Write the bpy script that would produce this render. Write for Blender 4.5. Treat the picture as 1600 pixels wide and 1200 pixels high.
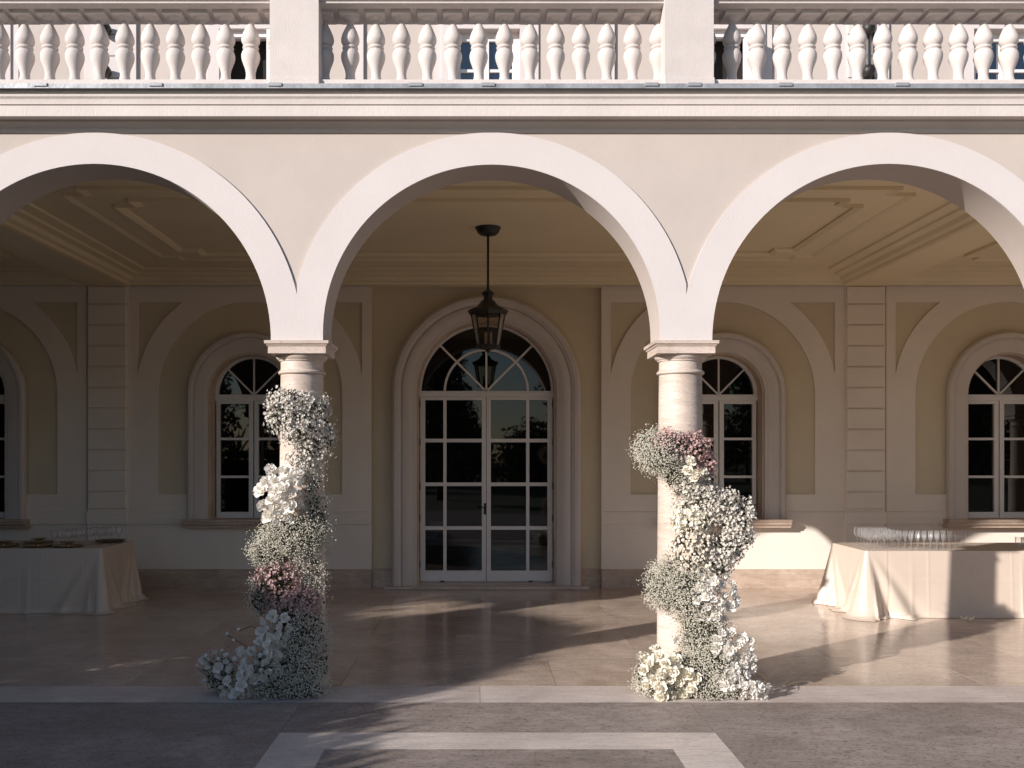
import bpy, math, random
import numpy as np
from mathutils import Vector, Matrix, Euler
from mathutils.geometry import tessellate_polygon
R = math.radians
random.seed(7); rng = np.random.default_rng(7)
S = bpy.context.scene
COL = S.collection
for o in list(bpy.data.objects): bpy.data.objects.remove(o)

# ------------------------------------------------------------------ camera, sky, sun, exposure
CAMY, CAMH, FPX, VX, VY = -7.5, 1.8, 1480.0, 750.0, 715.0
cam = bpy.data.objects.new('camera', bpy.data.cameras.new('camera')); COL.objects.link(cam)
cam.location = (0, CAMY, CAMH); cam.rotation_euler = (R(90), 0, 0)
cam.data.sensor_width = 36; cam.data.lens = FPX / 1600 * 36
cam.data.shift_x = (800 - VX) / 1600; cam.data.shift_y = (VY - 600) / 1600
cam.data.clip_start = .05; cam.data.clip_end = 1500
S.camera = cam
SUN_AZ, SUN_EL = R(51.5), R(19.0)        # azimuth of the light's travel, from +Y towards +X
sdir = Vector((math.sin(SUN_AZ) * math.cos(SUN_EL), math.cos(SUN_AZ) * math.cos(SUN_EL), -math.sin(SUN_EL)))
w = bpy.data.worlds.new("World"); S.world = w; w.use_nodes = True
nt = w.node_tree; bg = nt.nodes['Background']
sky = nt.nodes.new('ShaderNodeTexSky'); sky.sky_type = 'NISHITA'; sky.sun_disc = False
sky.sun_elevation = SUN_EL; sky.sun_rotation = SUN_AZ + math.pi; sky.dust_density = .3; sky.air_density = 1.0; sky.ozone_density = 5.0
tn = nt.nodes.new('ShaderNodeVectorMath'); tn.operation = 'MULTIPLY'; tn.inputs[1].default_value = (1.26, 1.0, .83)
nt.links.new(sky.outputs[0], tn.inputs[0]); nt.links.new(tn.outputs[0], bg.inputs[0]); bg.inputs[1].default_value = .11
sl = bpy.data.lights.new('sun', 'SUN'); sl.energy = 4.85; sl.angle = R(.55); sl.color = (1, .925, .875)
so = bpy.data.objects.new('sun', sl); COL.objects.link(so); so.location = (-20, -20, 15)
so.rotation_euler = sdir.to_track_quat('-Z', 'Y').to_euler()
S.view_settings.view_transform = 'Standard'; S.view_settings.look = 'None'
S.view_settings.exposure = 0.52; S.view_settings.gamma = 1; S.view_settings.use_curve_mapping = False
S.render.engine = 'CYCLES'; S.cycles.max_bounces = 16; S.cycles.diffuse_bounces = 12
S.cycles.transparent_max_bounces = 24; S.cycles.sample_clamp_indirect = 8

# ------------------------------------------------------------------ materials
def mat(name, col, rough=.8, var=.12, scale=3.0, bump=.15, bscale=60, stretch=(1, 1, 1), spec=.5, metallic=0, objvar=0, translucent=0, var2=None, coat=0, ior=1.5, weather=0):
    m = bpy.data.materials.new(name); m.use_nodes = True
    n = m.node_tree.nodes; l = m.node_tree.links; b = n['Principled BSDF']
    tc = n.new('ShaderNodeTexCoord'); mp = n.new('ShaderNodeMapping'); mp.inputs['Scale'].default_value = stretch
    l.new(tc.outputs['Object'], mp.inputs[0])
    no = n.new('ShaderNodeTexNoise'); no.inputs['Scale'].default_value = scale; no.inputs['Detail'].default_value = 6; no.inputs['Roughness'].default_value = .65
    l.new(mp.outputs[0], no.inputs['Vector'])
    cr = n.new('ShaderNodeValToRGB'); e = cr.color_ramp.elements
    c2 = var2 if var2 else tuple(c * (1 - 2 * var) for c in col)
    e[0].position = .3; e[0].color = (*c2, 1); e[1].position = .68; e[1].color = (*col, 1)
    l.new(no.outputs['Fac'], cr.inputs[0]); out = cr.outputs[0]
    if objvar:
        oi = n.new('ShaderNodeObjectInfo'); mr = n.new('ShaderNodeMapRange'); mr.inputs['To Min'].default_value = 1 - objvar; mr.inputs['To Max'].default_value = 1 + objvar
        l.new(oi.outputs['Random'], mr.inputs[0]); mx = n.new('ShaderNodeVectorMath'); mx.operation = 'SCALE'
        l.new(out, mx.inputs[0]); l.new(mr.outputs[0], mx.inputs['Scale']); out = mx.outputs[0]
    if weather:
        m3 = n.new('ShaderNodeMapping'); m3.inputs['Scale'].default_value = (5, 5, .7); l.new(tc.outputs['Object'], m3.inputs[0])
        n3 = n.new('ShaderNodeTexNoise'); n3.inputs['Scale'].default_value = 1.3; n3.inputs['Detail'].default_value = 8; n3.inputs['Roughness'].default_value = .7; n3.inputs['Distortion'].default_value = .4; l.new(m3.outputs[0], n3.inputs['Vector'])
        r3 = n.new('ShaderNodeValToRGB'); r3.color_ramp.elements[0].position = .34; r3.color_ramp.elements[1].position = .56; r3.color_ramp.elements[0].color = (1 - weather, 1 - weather * 1.1, 1 - weather * 1.25, 1)
        x3 = n.new('ShaderNodeMix'); x3.data_type = 'RGBA'; x3.blend_type = 'MULTIPLY'; x3.inputs[0].default_value = 1; l.new(out, x3.inputs[6]); l.new(r3.outputs[0], x3.inputs[7]); out = x3.outputs[2]
    l.new(out, b.inputs['Base Color'])
    b.inputs['Roughness'].default_value = rough; b.inputs['Metallic'].default_value = metallic
    b.inputs['Specular IOR Level'].default_value = spec; b.inputs['Coat Weight'].default_value = coat; b.inputs['IOR'].default_value = ior
    if bump:
        nb = n.new('ShaderNodeTexNoise'); nb.inputs['Scale'].default_value = bscale; nb.inputs['Detail'].default_value = 4
        l.new(mp.outputs[0], nb.inputs['Vector']); bp = n.new('ShaderNodeBump'); bp.inputs['Strength'].default_value = bump; bp.inputs['Distance'].default_value = .01
        l.new(nb.outputs['Fac'], bp.inputs['Height']); l.new(bp.outputs[0], b.inputs['Normal'])
    if translucent:
        t = n.new('ShaderNodeBsdfTranslucent'); t.inputs[0].default_value = (*col, 1); ms = n.new('ShaderNodeMixShader'); ms.inputs[0].default_value = translucent
        l.new(b.outputs[0], ms.inputs[1]); l.new(t.outputs[0], ms.inputs[2]); l.new(ms.outputs[0], n['Material Output'].inputs[0])
    return m

def stone(name, col, dark, rough=(.2, .35), grain=(1, 1, 1), veins=.5, pits=.3, spec=.5, objvar=.06, coord='Object', bump=.1):
    """Travertine and peperino: clouded ground, stretched bands, scattered pits, uneven polish."""
    m = bpy.data.materials.new(name); m.use_nodes = True
    n = m.node_tree.nodes; l = m.node_tree.links; b = n['Principled BSDF']
    tc = n.new('ShaderNodeTexCoord'); oi = n.new('ShaderNodeObjectInfo'); ad = n.new('ShaderNodeVectorMath'); ad.operation = 'ADD'
    mu = n.new('ShaderNodeMath'); mu.operation = 'MULTIPLY'; mu.inputs[1].default_value = 37.
    l.new(oi.outputs['Random'], mu.inputs[0]); l.new(tc.outputs[coord], ad.inputs[0]); l.new(mu.outputs[0], ad.inputs[1])
    def noise(sc, det, st, rg=.6):
        mp = n.new('ShaderNodeMapping'); mp.inputs['Scale'].default_value = st; l.new(ad.outputs[0], mp.inputs[0])
        t = n.new('ShaderNodeTexNoise'); t.inputs['Scale'].default_value = sc; t.inputs['Detail'].default_value = det; t.inputs['Roughness'].default_value = rg
        t.inputs['Distortion'].default_value = .6
        l.new(mp.outputs[0], t.inputs['Vector']); return t.outputs['Fac']
    def ramp(f, a, c, ca, cc):
        r = n.new('ShaderNodeValToRGB'); e = r.color_ramp.elements; e[0].position = a; e[1].position = c; e[0].color = (*ca, 1); e[1].color = (*cc, 1)
        l.new(f, r.inputs[0]); return r.outputs[0]
    def mul(a, c, f):
        x = n.new('ShaderNodeMix'); x.data_type = 'RGBA'; x.blend_type = 'MULTIPLY'; x.inputs[0].default_value = f
        l.new(a, x.inputs[6]); l.new(c, x.inputs[7]); return x.outputs[2]
    base = ramp(noise(1.6, 7, (1, 1, 1)), .32, .66, dark, col)
    bands = ramp(noise(5, 7, grain, .7), .35, .6, (.62, .57, .53), (1, 1, 1))
    pit = ramp(noise(38, 3, tuple(1 + (g - 1) * .35 for g in grain), .6), .36, .46, (.42, .38, .35), (1, 1, 1))
    c = mul(mul(base, bands, veins), pit, pits)
    mr = n.new('ShaderNodeMapRange'); mr.inputs['To Min'].default_value = 1 - objvar; mr.inputs['To Max'].default_value = 1 + objvar
    l.new(oi.outputs['Random'], mr.inputs[0]); sc = n.new('ShaderNodeVectorMath'); sc.operation = 'SCALE'; l.new(c, sc.inputs[0]); l.new(mr.outputs[0], sc.inputs['Scale'])
    l.new(sc.outputs[0], b.inputs['Base Color'])
    rr = n.new('ShaderNodeMapRange'); rr.inputs['From Min'].default_value = .3; rr.inputs['From Max'].default_value = .7
    rr.inputs['To Min'].default_value = rough[0]; rr.inputs['To Max'].default_value = rough[1]
    l.new(noise(3.2, 6, (1, 1, 1)), rr.inputs[0]); l.new(rr.outputs[0], b.inputs['Roughness']); b.inputs['Specular IOR Level'].default_value = spec
    bp = n.new('ShaderNodeBump'); bp.inputs['Strength'].default_value = bump; bp.inputs['Distance'].default_value = .003
    l.new(pit, bp.inputs['Height']); l.new(bp.outputs[0], b.inputs['Normal'])
    return m

M = {}
M['white_plaster'] = mat('white_plaster', (.60, .55, .53), .85, .03, 1.6, .16, 90, weather=0.09)
M['cast_stone'] = mat('cast_stone', (.64, .585, .555), .85, .06, 4, .5, 120, objvar=.05, weather=.22)
M['beige_plaster'] = mat('beige_plaster', (.51, .445, .40), .88, .045, 1.3, .18, 90, weather=0.1)
M['band_plaster'] = mat('band_plaster', (.81, .725, .635), .85, .035, 1.6, .25, 90, weather=0.07)
M['ochre_plaster'] = mat('ochre_plaster', (.67, .575, .42), .88, .05, 1.4, .3, 90, weather=0.12)
M['ceiling_paint'] = mat('ceiling_paint', (.80, .68, .46), .85, .04, .9, .2, 70, weather=0.08)
M['trim_plaster'] = mat('trim_plaster', (.64, .58, .54), .75, .05, 2.5, .25, 60, (1, 1, .5), weather=0.14)
M['travertine'] = stone('travertine', (.66, .56, .49), (.50, .41, .34), (.45, .65), (1.2, 1.2, 9), .5, .35, .35, .02)
M['jamb_travertine'] = stone('jamb_travertine', (.66, .54, .44), (.52, .40, .31), (.5, .7), (4, 4, 1), .45, .3, .3, .03)
M['floor_stone'] = stone('floor_stone', (.66, .545, .45), (.45, .355, .28), (.07, .22), (1, 6, 1), .6, .7, .75, .045)
M['floor_strip'] = stone('floor_strip', (.70, .62, .565), (.56, .485, .44), (.28, .45), (.8, 9, 1), .6, .5, .45, .025)
M['grey_stone'] = stone('grey_stone', (.36, .305, .275), (.25, .208, .183), (.5, .7), (1, 3, 1), .6, .85, .4, .03)
M['joint'] = mat('joint', (.16, .13, .11), .9)
M['plinth_stone'] = stone('plinth_stone', (.60, .485, .40), (.45, .345, .265), (.4, .6), (1, 1, 5), .55, .3, .4, .03)
M['white_paint'] = mat('white_paint', (.72, .70, .69), .45, .03, 4, .05, 80)
M['metal_edge'] = mat('metal_edge', (.42, .44, .46), .5, .25, 5, .3, 30, metallic=.3)
M['dark_iron'] = mat('dark_iron', (.022, .018, .015), .5, .2, 14, .15, 80, spec=.5)
M['brass'] = mat('brass', (.32, .2, .08), .35, .2, 14, .1, 60, metallic=.9)
M['gilt'] = mat('gilt', (.50, .36, .20), .3, .2, 30, .1, 60, metallic=.85)
M['wood'] = mat('wood', (.16, .08, .04), .5, .25, 8, .1, 40, (1, 8, 1))
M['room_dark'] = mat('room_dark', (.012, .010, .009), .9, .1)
M['satin'] = mat('satin', (.59, .495, .41), .38, .03, 2, .06, 300, spec=.55)
M['terrace_ground'] = mat('terrace_ground', (.30, .26, .22), .95, .2, 2, .5, 40)
M['bloom_white'] = mat('bloom_white', (.90, .87, .815), .8, .03, 30, 0, 90, translucent=.3, spec=.1)
M['bloom_cream'] = mat('bloom_cream', (.87, .83, .72), .8, .03, 30, 0, 90, translucent=.3, spec=.1)
M['bloom_heart'] = mat('bloom_heart', (.12, .13, .03), .8, .2, 200)
M['breath_white'] = mat('breath_white', (.72, .685, .57), .8, .1, 40, 0, translucent=.2)
M['wax_white'] = mat('wax_white', (.72, .675, .60), .85, .08, 40, 0, translucent=.2)
M['bud_cream'] = mat('bud_cream', (.74, .66, .54), .7, .12, 60, 0)
M['dusty_pink'] = mat('dusty_pink', (.62, .42, .39), .8, .2, 30, 0, translucent=.15)
M['sprig_green'] = mat('sprig_green', (.06, .062, .028), .85, .3, 20, 0)  # leaf green, darkened to stand in for shade in gaps between blossoms
M['stem_brown'] = mat('stem_brown', (.10, .075, .035), .8, .2, 20, 0)
M['leaf'] = mat('leaf', (.055, .085, .03), .6, .3, 2, 0, translucent=.15)
M['bark'] = mat('bark', (.12, .085, .06), .9, .3, 6, .8, 20)
M['grass'] = mat('grass', (.07, .085, .03), .95, .3, .6, .6, 30)
M['umbrella_cloth'] = mat('umbrella_cloth', (.03, .03, .04), .9)

def glossy_dark(name, col, rough=.015, spec=.6):
    m = mat(name, col, rough, 0, 1, .012, 2.2, spec=.5, ior=spec); return m
M['dark_glass'] = glossy_dark('dark_glass', (.004, .0036, .004), spec=1.5)
M['upper_glass'] = glossy_dark('upper_glass', (.008, .012, .02), spec=2.3)
def clear_glass(name, tint, f=.16):
    m = bpy.data.materials.new(name); m.use_nodes = True; n = m.node_tree.nodes; l = m.node_tree.links; n.remove(n['Principled BSDF'])
    t = n.new('ShaderNodeBsdfTransparent'); t.inputs[0].default_value = (*tint, 1)
    g = n.new('ShaderNodeBsdfGlossy'); g.inputs['Roughness'].default_value = .04
    no = n.new('ShaderNodeTexNoise'); no.inputs['Scale'].default_value = 30
    df = n.new('ShaderNodeBsdfDiffuse'); df.inputs[0].default_value = (.9, .9, .92, 1); mg = n.new('ShaderNodeMixShader'); mg.inputs[0].default_value = .25; l.new(g.outputs[0], mg.inputs[1]); l.new(df.outputs[0], mg.inputs[2])  # white diffuse share stands in for sunlit highlights on the glasses
    lw = n.new('ShaderNodeLayerWeight'); lw.inputs[0].default_value = f; ms = n.new('ShaderNodeMixShader')
    bp = n.new('ShaderNodeBump'); bp.inputs['Strength'].default_value = .05; l.new(no.outputs['Fac'], bp.inputs['Height']); l.new(bp.outputs[0], g.inputs['Normal'])
    pw = n.new('ShaderNodeMath'); pw.operation = 'POWER'; pw.inputs[1].default_value = 2.2; l.new(lw.outputs['Facing'], pw.inputs[0]); ml = n.new('ShaderNodeMath'); ml.operation = 'MULTIPLY_ADD'; ml.inputs[1].default_value = .9; ml.inputs[2].default_value = .035; l.new(pw.outputs[0], ml.inputs[0]); l.new(ml.outputs[0], ms.inputs[0]); l.new(t.outputs[0], ms.inputs[1]); l.new(mg.outputs[0], ms.inputs[2]); l.new(ms.outputs[0], n['Material Output'].inputs[0])
    return m
M['drink_glass'] = clear_glass('drink_glass', (.99, .99, .99), .5)
M['lamp_glass'] = clear_glass('lamp_glass', (.75, .66, .55), .62)

# ------------------------------------------------------------------ mesh helpers
class MB:
    def __init__(s): s.v = []; s.f = []; s.sm = []
    def add(s, v, f, sm=False):
        o = len(s.v); s.v += [tuple(p) for p in v]; s.f += [tuple(i + o for i in q) for q in f]; s.sm += [sm] * len(f); return s
    def box(s, x0, x1, y0, y1, z0, z1, bev=0):
        if bev:
            b = bev; pr = [(x0 + b, z0), (x1 - b, z0), (x1, z0 + b), (x1, z1 - b), (x1 - b, z1), (x0 + b, z1), (x0, z1 - b), (x0, z0 + b)]
            pi = [(min(max(x, x0 + b), x1 - b), min(max(z, z0 + b), z1 - b)) for x, z in pr]
            v = [(x, y0, z) for x, z in pi] + [(x, y0 + b, z) for x, z in pr] + [(x, y1, z) for x, z in pr]
            f = [tuple(range(8))] + [(i, i + 8, (i + 1) % 8 + 8, (i + 1) % 8) for i in range(8)] + [(i + 8, i + 16, (i + 1) % 8 + 16, (i + 1) % 8 + 8) for i in range(8)] + [tuple(reversed(range(16, 24)))]
            return s.add(v, f)
        v = [(x, y, z) for x in (x0, x1) for y in (y0, y1) for z in (z0, z1)]
        return s.add(v, [(0, 1, 3, 2), (4, 6, 7, 5), (0, 4, 5, 1), (2, 3, 7, 6), (0, 2, 6, 4), (1, 5, 7, 3)])
    def lathe(s, prof, c=(0, 0, 0), n=24, sm=True, cap=True):
        v = [(c[0] + r * math.cos(2 * math.pi * i / n), c[1] + r * math.sin(2 * math.pi * i / n), c[2] + z) for r, z in prof for i in range(n)]
        f = [(k * n + i, k * n + (i + 1) % n, (k + 1) * n + (i + 1) % n, (k + 1) * n + i) for k in range(len(prof) - 1) for i in range(n)]
        s.add(v, f, sm)
        if cap:
            o = len(s.v) - len(v)
            s.f += [tuple(o + i for i in reversed(range(n))), tuple(o + (len(prof) - 1) * n + i for i in range(n))]; s.sm += [False, False]
        return s
    def tube(s, pts, r, n=6, sm=True):
        pts = [Vector(p) for p in pts]; rs = r if isinstance(r, (list, tuple)) else [r] * len(pts); v = []
        for i, p in enumerate(pts):
            d = (pts[min(i + 1, len(pts) - 1)] - pts[max(i - 1, 0)]).normalized(); a = d.orthogonal().normalized(); b = d.cross(a)
            if i and abs(d.dot(pd)) > .2: a = (pa - d * pa.dot(d)).normalized(); b = d.cross(a)
            pa, pd = a, d
            v += [p + (a * math.cos(2 * math.pi * k / n) + b * math.sin(2 * math.pi * k / n)) * rs[i] for k in range(n)]
        f = [(k * n + i, k * n + (i + 1) % n, (k + 1) * n + (i + 1) % n, (k + 1) * n + i) for k in range(len(pts) - 1) for i in range(n)]
        f += [tuple(reversed(range(n))), tuple((len(pts) - 1) * n + i for i in range(n))]
        return s.add(v, f, sm)
    def plate(s, outer, holes, y0, y1):
        """polygon in (x,z) with holes, extruded from y0 (front) to y1 (back)"""
        loops = [outer] + list(holes); flat = [p for L in loops for p in L]
        tri = tessellate_polygon([[Vector((x, z, 0)) for x, z in L] for L in loops]); N = len(flat)
        v = [(x, y0, z) for x, z in flat] + [(x, y1, z) for x, z in flat]
        f = [tuple(t) for t in tri] + [tuple(i + N for i in reversed(t)) for t in tri]; k = 0
        for L in loops:
            n = len(L); f += [(k + i, k + (i + 1) % n, k + (i + 1) % n + N, k + i + N) for i in range(n)]; k += n
        return s.add(v, f)
    def extrude_x(s, prof, x0, x1):
        n = len(prof); v = [(x0, y, z) for y, z in prof] + [(x1, y, z) for y, z in prof]
        return s.add(v, [(i, (i + 1) % n, (i + 1) % n + n, i + n) for i in range(n)] + [tuple(range(n)), tuple(reversed(range(n, 2 * n)))])
    def sweep(s, path, prof, closed=False):
        """path: list of (x, z, nx, nz); prof: list of (offset along normal, y), closed loop"""
        n = len(prof); v = [(x + nx * o, y, z + nz * o) for x, z, nx, nz in path for o, y in prof]; P = len(path)
        f = [(k * n + i, k * n + (i + 1) % n, (k + 1) % P * n + (i + 1) % n, (k + 1) % P * n + i) for k in range(P if closed else P - 1) for i in range(n)]
        if not closed: f += [tuple(range(n)), tuple(reversed(range((P - 1) * n, P * n)))]
        return s.add(v, f)
    def mesh(s, name, m, fixn=True, smooth_angle=None):
        me = bpy.data.meshes.new(name); me.from_pydata(s.v, [], s.f); me.materials.append(m)
        me.polygons.foreach_set('use_smooth', s.sm if smooth_angle is None else [True] * len(s.f))
        if fixn:
            import bmesh
            b = bmesh.new(); b.from_mesh(me); bmesh.ops.recalc_face_normals(b, faces=b.faces); b.to_mesh(me); b.free()
        if smooth_angle is not None: me.set_sharp_from_angle(angle=R(smooth_angle))
        me.update(); return me
    def build(s, name, m, parent=None, loc=(0, 0, 0), **k):
        return link(name, s.mesh(name, m, **k), parent, loc)
def link(name, me, parent=None, loc=(0, 0, 0), rot=(0, 0, 0), sc=1):
    o = bpy.data.objects.new(name, me); COL.objects.link(o); o.parent = parent; o.location = loc; o.rotation_euler = rot
    if sc != 1: o.scale = (sc,) * 3
    return o
def tag(o, label=None, cat=None, group=None, kind=None):
    for k, x in (('label', label), ('category', cat), ('group', group), ('kind', kind)):
        if x: o[k] = x
    return o
def empty(name, label, cat, loc=(0, 0, 0), group=None, parent=None):
    o = bpy.data.objects.new(name, None); COL.objects.link(o); o.location = loc; o.parent = parent; o.empty_display_size = .1
    return tag(o, label, cat, group)
def copy_thing(o, loc, rz=0, label=None):
    c = o.copy(); COL.objects.link(c); c.location = loc; c.rotation_euler = (0, 0, rz)
    if label: c['label'] = label
    for ch in o.children:
        d = ch.copy(); COL.objects.link(d); d.parent = c
        for g in ch.children:
            e = g.copy(); COL.objects.link(e); e.parent = d
    return c
def arc(cx, cz, r, a0, a1, n): return [(cx + r * math.cos(R(a0 + (a1 - a0) * i / n)), cz + r * math.sin(R(a0 + (a1 - a0) * i / n))) for i in range(n + 1)]
def P(px, py, y):                      # where a spot of the photograph lies at depth y of the place
    z = y - CAMY; return Vector(((px - VX) / FPX * z, y, CAMH + (VY - py) / FPX * z))

AX = .089; SP = 2.994; RI, RE, ACH, SPR = 1.297, 1.544, 2.757, 2.70
R2, W2 = 1.36, 3.12                      # the side arches are a little wider than the middle one
PIERS = [-(1.497 + k * W2) for k in (4, 3, 2, 1, 0)] + [1.497 + k * W2 for k in (0, 1, 2, 3, 4)]
ARCHES = [(-(1.697 + R2 + k * W2), R2, 2.70, 1.60) for k in (3, 2, 1, 0)] + [(0, RI, ACH, RE)] + [(1.697 + R2 + k * W2, R2, 2.70, 1.60) for k in (0, 1, 2, 3)]
XL, XR = AX - 14.2, AX + 14.2
WY = 5.60                               # back wall, face of the band work
CEIL = 4.35

# ------------------------------------------------------------------ ground and paving
g = MB(); g.add([(-300, -300, -.1), (300, -300, -.1), (300, 300, -.1), (-300, 300, -.1)], [(0, 1, 2, 3)])
tag(g.build('ground', M['grass'], fixn=False), kind='structure')
pv = MB().box(XL - 2, XR + 2, -12, 6.2, -.12, -.008)
pav = tag(pv.build('paving', M['joint']), kind='structure')
def slab_poly(name, pts, m, parent, h=.05, gap=.0015):
    c = Vector((sum(p[0] for p in pts) / len(pts), sum(p[1] for p in pts) / len(pts)))
    q = []; n = len(pts)
    for i in range(n):
        a, b, d = Vector(pts[i - 1]), Vector(pts[i]), Vector(pts[(i + 1) % n])
        e1 = (b - a).normalized(); e2 = (d - b).normalized(); n1 = Vector((-e1.y, e1.x)); n2 = Vector((-e2.y, e2.x)); bs = (n1 + n2)
        q.append(b + bs * (gap / max(.3, bs.dot(n1))))
    v = [(p.x - c.x, p.y - c.y, 0) for p in q] + [(p.x - c.x, p.y - c.y, -.007) for p in q]
    mb = MB().add(v, [tuple(range(n))] + [(i, i + n, (i + 1) % n + n, (i + 1) % n) for i in range(n)])
    return mb.build(name, m, parent, (c.x, c.y, 0))
# loggia slabs
ys = [-.04, 1.02, 2.14, 3.26, 4.38, 5.72]
for j in range(5):
    x = -9.6 + (.85 if j % 2 else 0)
    while x < 9.8:
        wdt = 1.7
        slab_poly('slab', [(x, ys[j]), (x + wdt, ys[j]), (x + wdt, ys[j + 1]), (x, ys[j + 1])], M['floor_stone'], pav); x += wdt
x = -9.6
while x < 9.8:                          # pale strip under the columns
    slab_poly('strip_slab', [(x, -.53), (x + 2.4, -.53), (x + 2.4, -.04), (x, -.04)], M['floor_strip'], pav); x += 2.4
# grey stone in front, with the pale frame on the middle bay
bx0, bx1, by0, by1 = -1.31, 1.54, -1.65, -1.30
slab_poly('grey_slab', [(bx0, -1.30), (bx1, -1.30), (bx1, -.53), (bx0, -.53)], M['grey_stone'], pav)
slab_poly('grey_slab', [(bx1, -1.30), (bx1, -6.9), (6.2, -6.9), (6.2, -.53), (bx1, -.53)], M['grey_stone'], pav)
slab_poly('grey_slab', [(bx0, -1.30), (bx0, -.53), (-6.0, -.53), (-6.0, -6.9), (bx0, -6.9)], M['grey_stone'], pav)
for s_, e_ in ((6.2, 10), (-10, -6.0)): slab_poly('grey_slab', [(s_, -6.9), (e_, -6.9), (e_, -.53), (s_, -.53)], M['grey_stone'], pav)
slab_poly('pale_frame_slab', [(bx0, by1), (bx0 + .35, by0), (bx1 - .35, by0), (bx1, by1)], M['floor_strip'], pav, gap=.0002)
slab_poly('pale_frame_slab', [(bx0, by1), (bx0, -6.9), (bx0 + .35, -6.9), (bx0 + .35, by0)], M['floor_strip'], pav, gap=.0002)
slab_poly('pale_frame_slab', [(bx1, by1), (bx1 - .35, by0), (bx1 - .35, -6.9), (bx1, -6.9)], M['floor_strip'], pav)
slab_poly('grey_slab', [(bx0 + .35, by0), (bx0 + .35, -6.9), (bx1 - .35, -6.9), (bx1 - .35, by0)], M['grey_stone'], pav)
slab_poly('grey_slab', [(-10, -11.9), (10, -11.9), (10, -6.9), (-10, -6.9)], M['grey_stone'], pav)

# ------------------------------------------------------------------ villa
V = empty('villa_building', 'pale plastered villa with an arcaded ground floor loggia and terrace above', 'villa')
# arcade wall: outer outline runs down each pier and round each arch
out = [(XL, SPR), (XL, 4.565), (XR, 4.565), (XR, SPR)]
pts = []
for c, ri, ah, re_ in reversed(ARCHES):
    c += AX; pts.append((c + ri, SPR - .001)); pts += arc(c, ah, ri, 0, 180, 64); pts.append((c - ri, SPR - .001))
MB().plate(out + pts, [], -.2, .2).build('arcade_wall', M['beige_plaster'], V, smooth_angle=20)
PX = [PIERS[0]] + PIERS[1:]
for n_, (c, ri, ah, re_) in enumerate(ARCHES):
    hl, hr = c - PIERS[n_], PIERS[n_ + 1] - c; al = math.degrees(math.acos(hl / re_)); ar = math.degrees(math.acos(hr / re_))
    ring = [(ri, SPR)] + arc(0, ah, ri, .01, 179.99, 64) + [(-ri, SPR), (-hl, SPR)] + arc(0, ah, re_, 180 - al, ar, 56) + [(hr, SPR)]
    MB().plate(ring, [], -.216, -.2005).build('arch_band', M['white_plaster'], V, (AX + c, 0, 0), smooth_angle=20)
# cornice over the arcade
prof = [(-.2, 4.302), (-.214, 4.302), (-.218, 4.318), (-.214, 4.33), (-.226, 4.35), (-.25, 4.372), (-.25, 4.386), (-.335, 4.39), (-.335, 4.376), (-.355, 4.376), (-.355, 4.458),
        (-.366, 4.462), (-.366, 4.474), (-.372, 4.50), (-.384, 4.515), (-.386, 4.535), (-.395, 4.538), (-.395, 4.566), (-.2, 4.566)]
MB().extrude_x(prof, XL, XR).build('cornice', M['trim_plaster'], V, smooth_angle=25)
MB().box(XL, XR, -.425, -.201, 4.567, 4.574).box(XL, XR, -.432, -.425, 4.557, 4.592).build('drip_edge', M['metal_edge'], V)
MB().extrude_x([(-.415, 4.575), (-.415, 4.585), (-.33, 4.60), (-.25, 4.60), (-.25, 4.575)], XL, XR).build('terrace_edge', M['white_plaster'], V)
cl = MB().box(-.05, .05, -.441, -.4325, 4.572, 4.596).mesh('edge_clip', M['metal_edge'])
for xx in (-3.28, -2.42, -1.53, -.48, .06, 1.28, 1.6, 2.28, 3.15): link('edge_clip', cl, V, (xx, 0, 0))
MB().box(XL, XR, -.249, 5.6, 4.567, 4.60).build('terrace_floor', M['white_plaster'], V)
# ceiling
MB().box(XL, XR, .2, WY + .3, CEIL, CEIL + .14).build('ceiling', M['ceiling_paint'], V)
def bays():
    return [(-12.76, -9.46), (-8.9 - .0, -5.51), (-4.95, 4.95), (5.51, 8.9), (9.46, 12.76)]
BE = [-13.3, -9.18, -5.23, 5.23, 9.18, 13.3]
for b in BE[1:-1]:
    MB().box(AX + b - .28, AX + b + .28, .2, WY - .02, 4.17, CEIL).build('ceiling_beam', M['ceiling_paint'], V)
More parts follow.
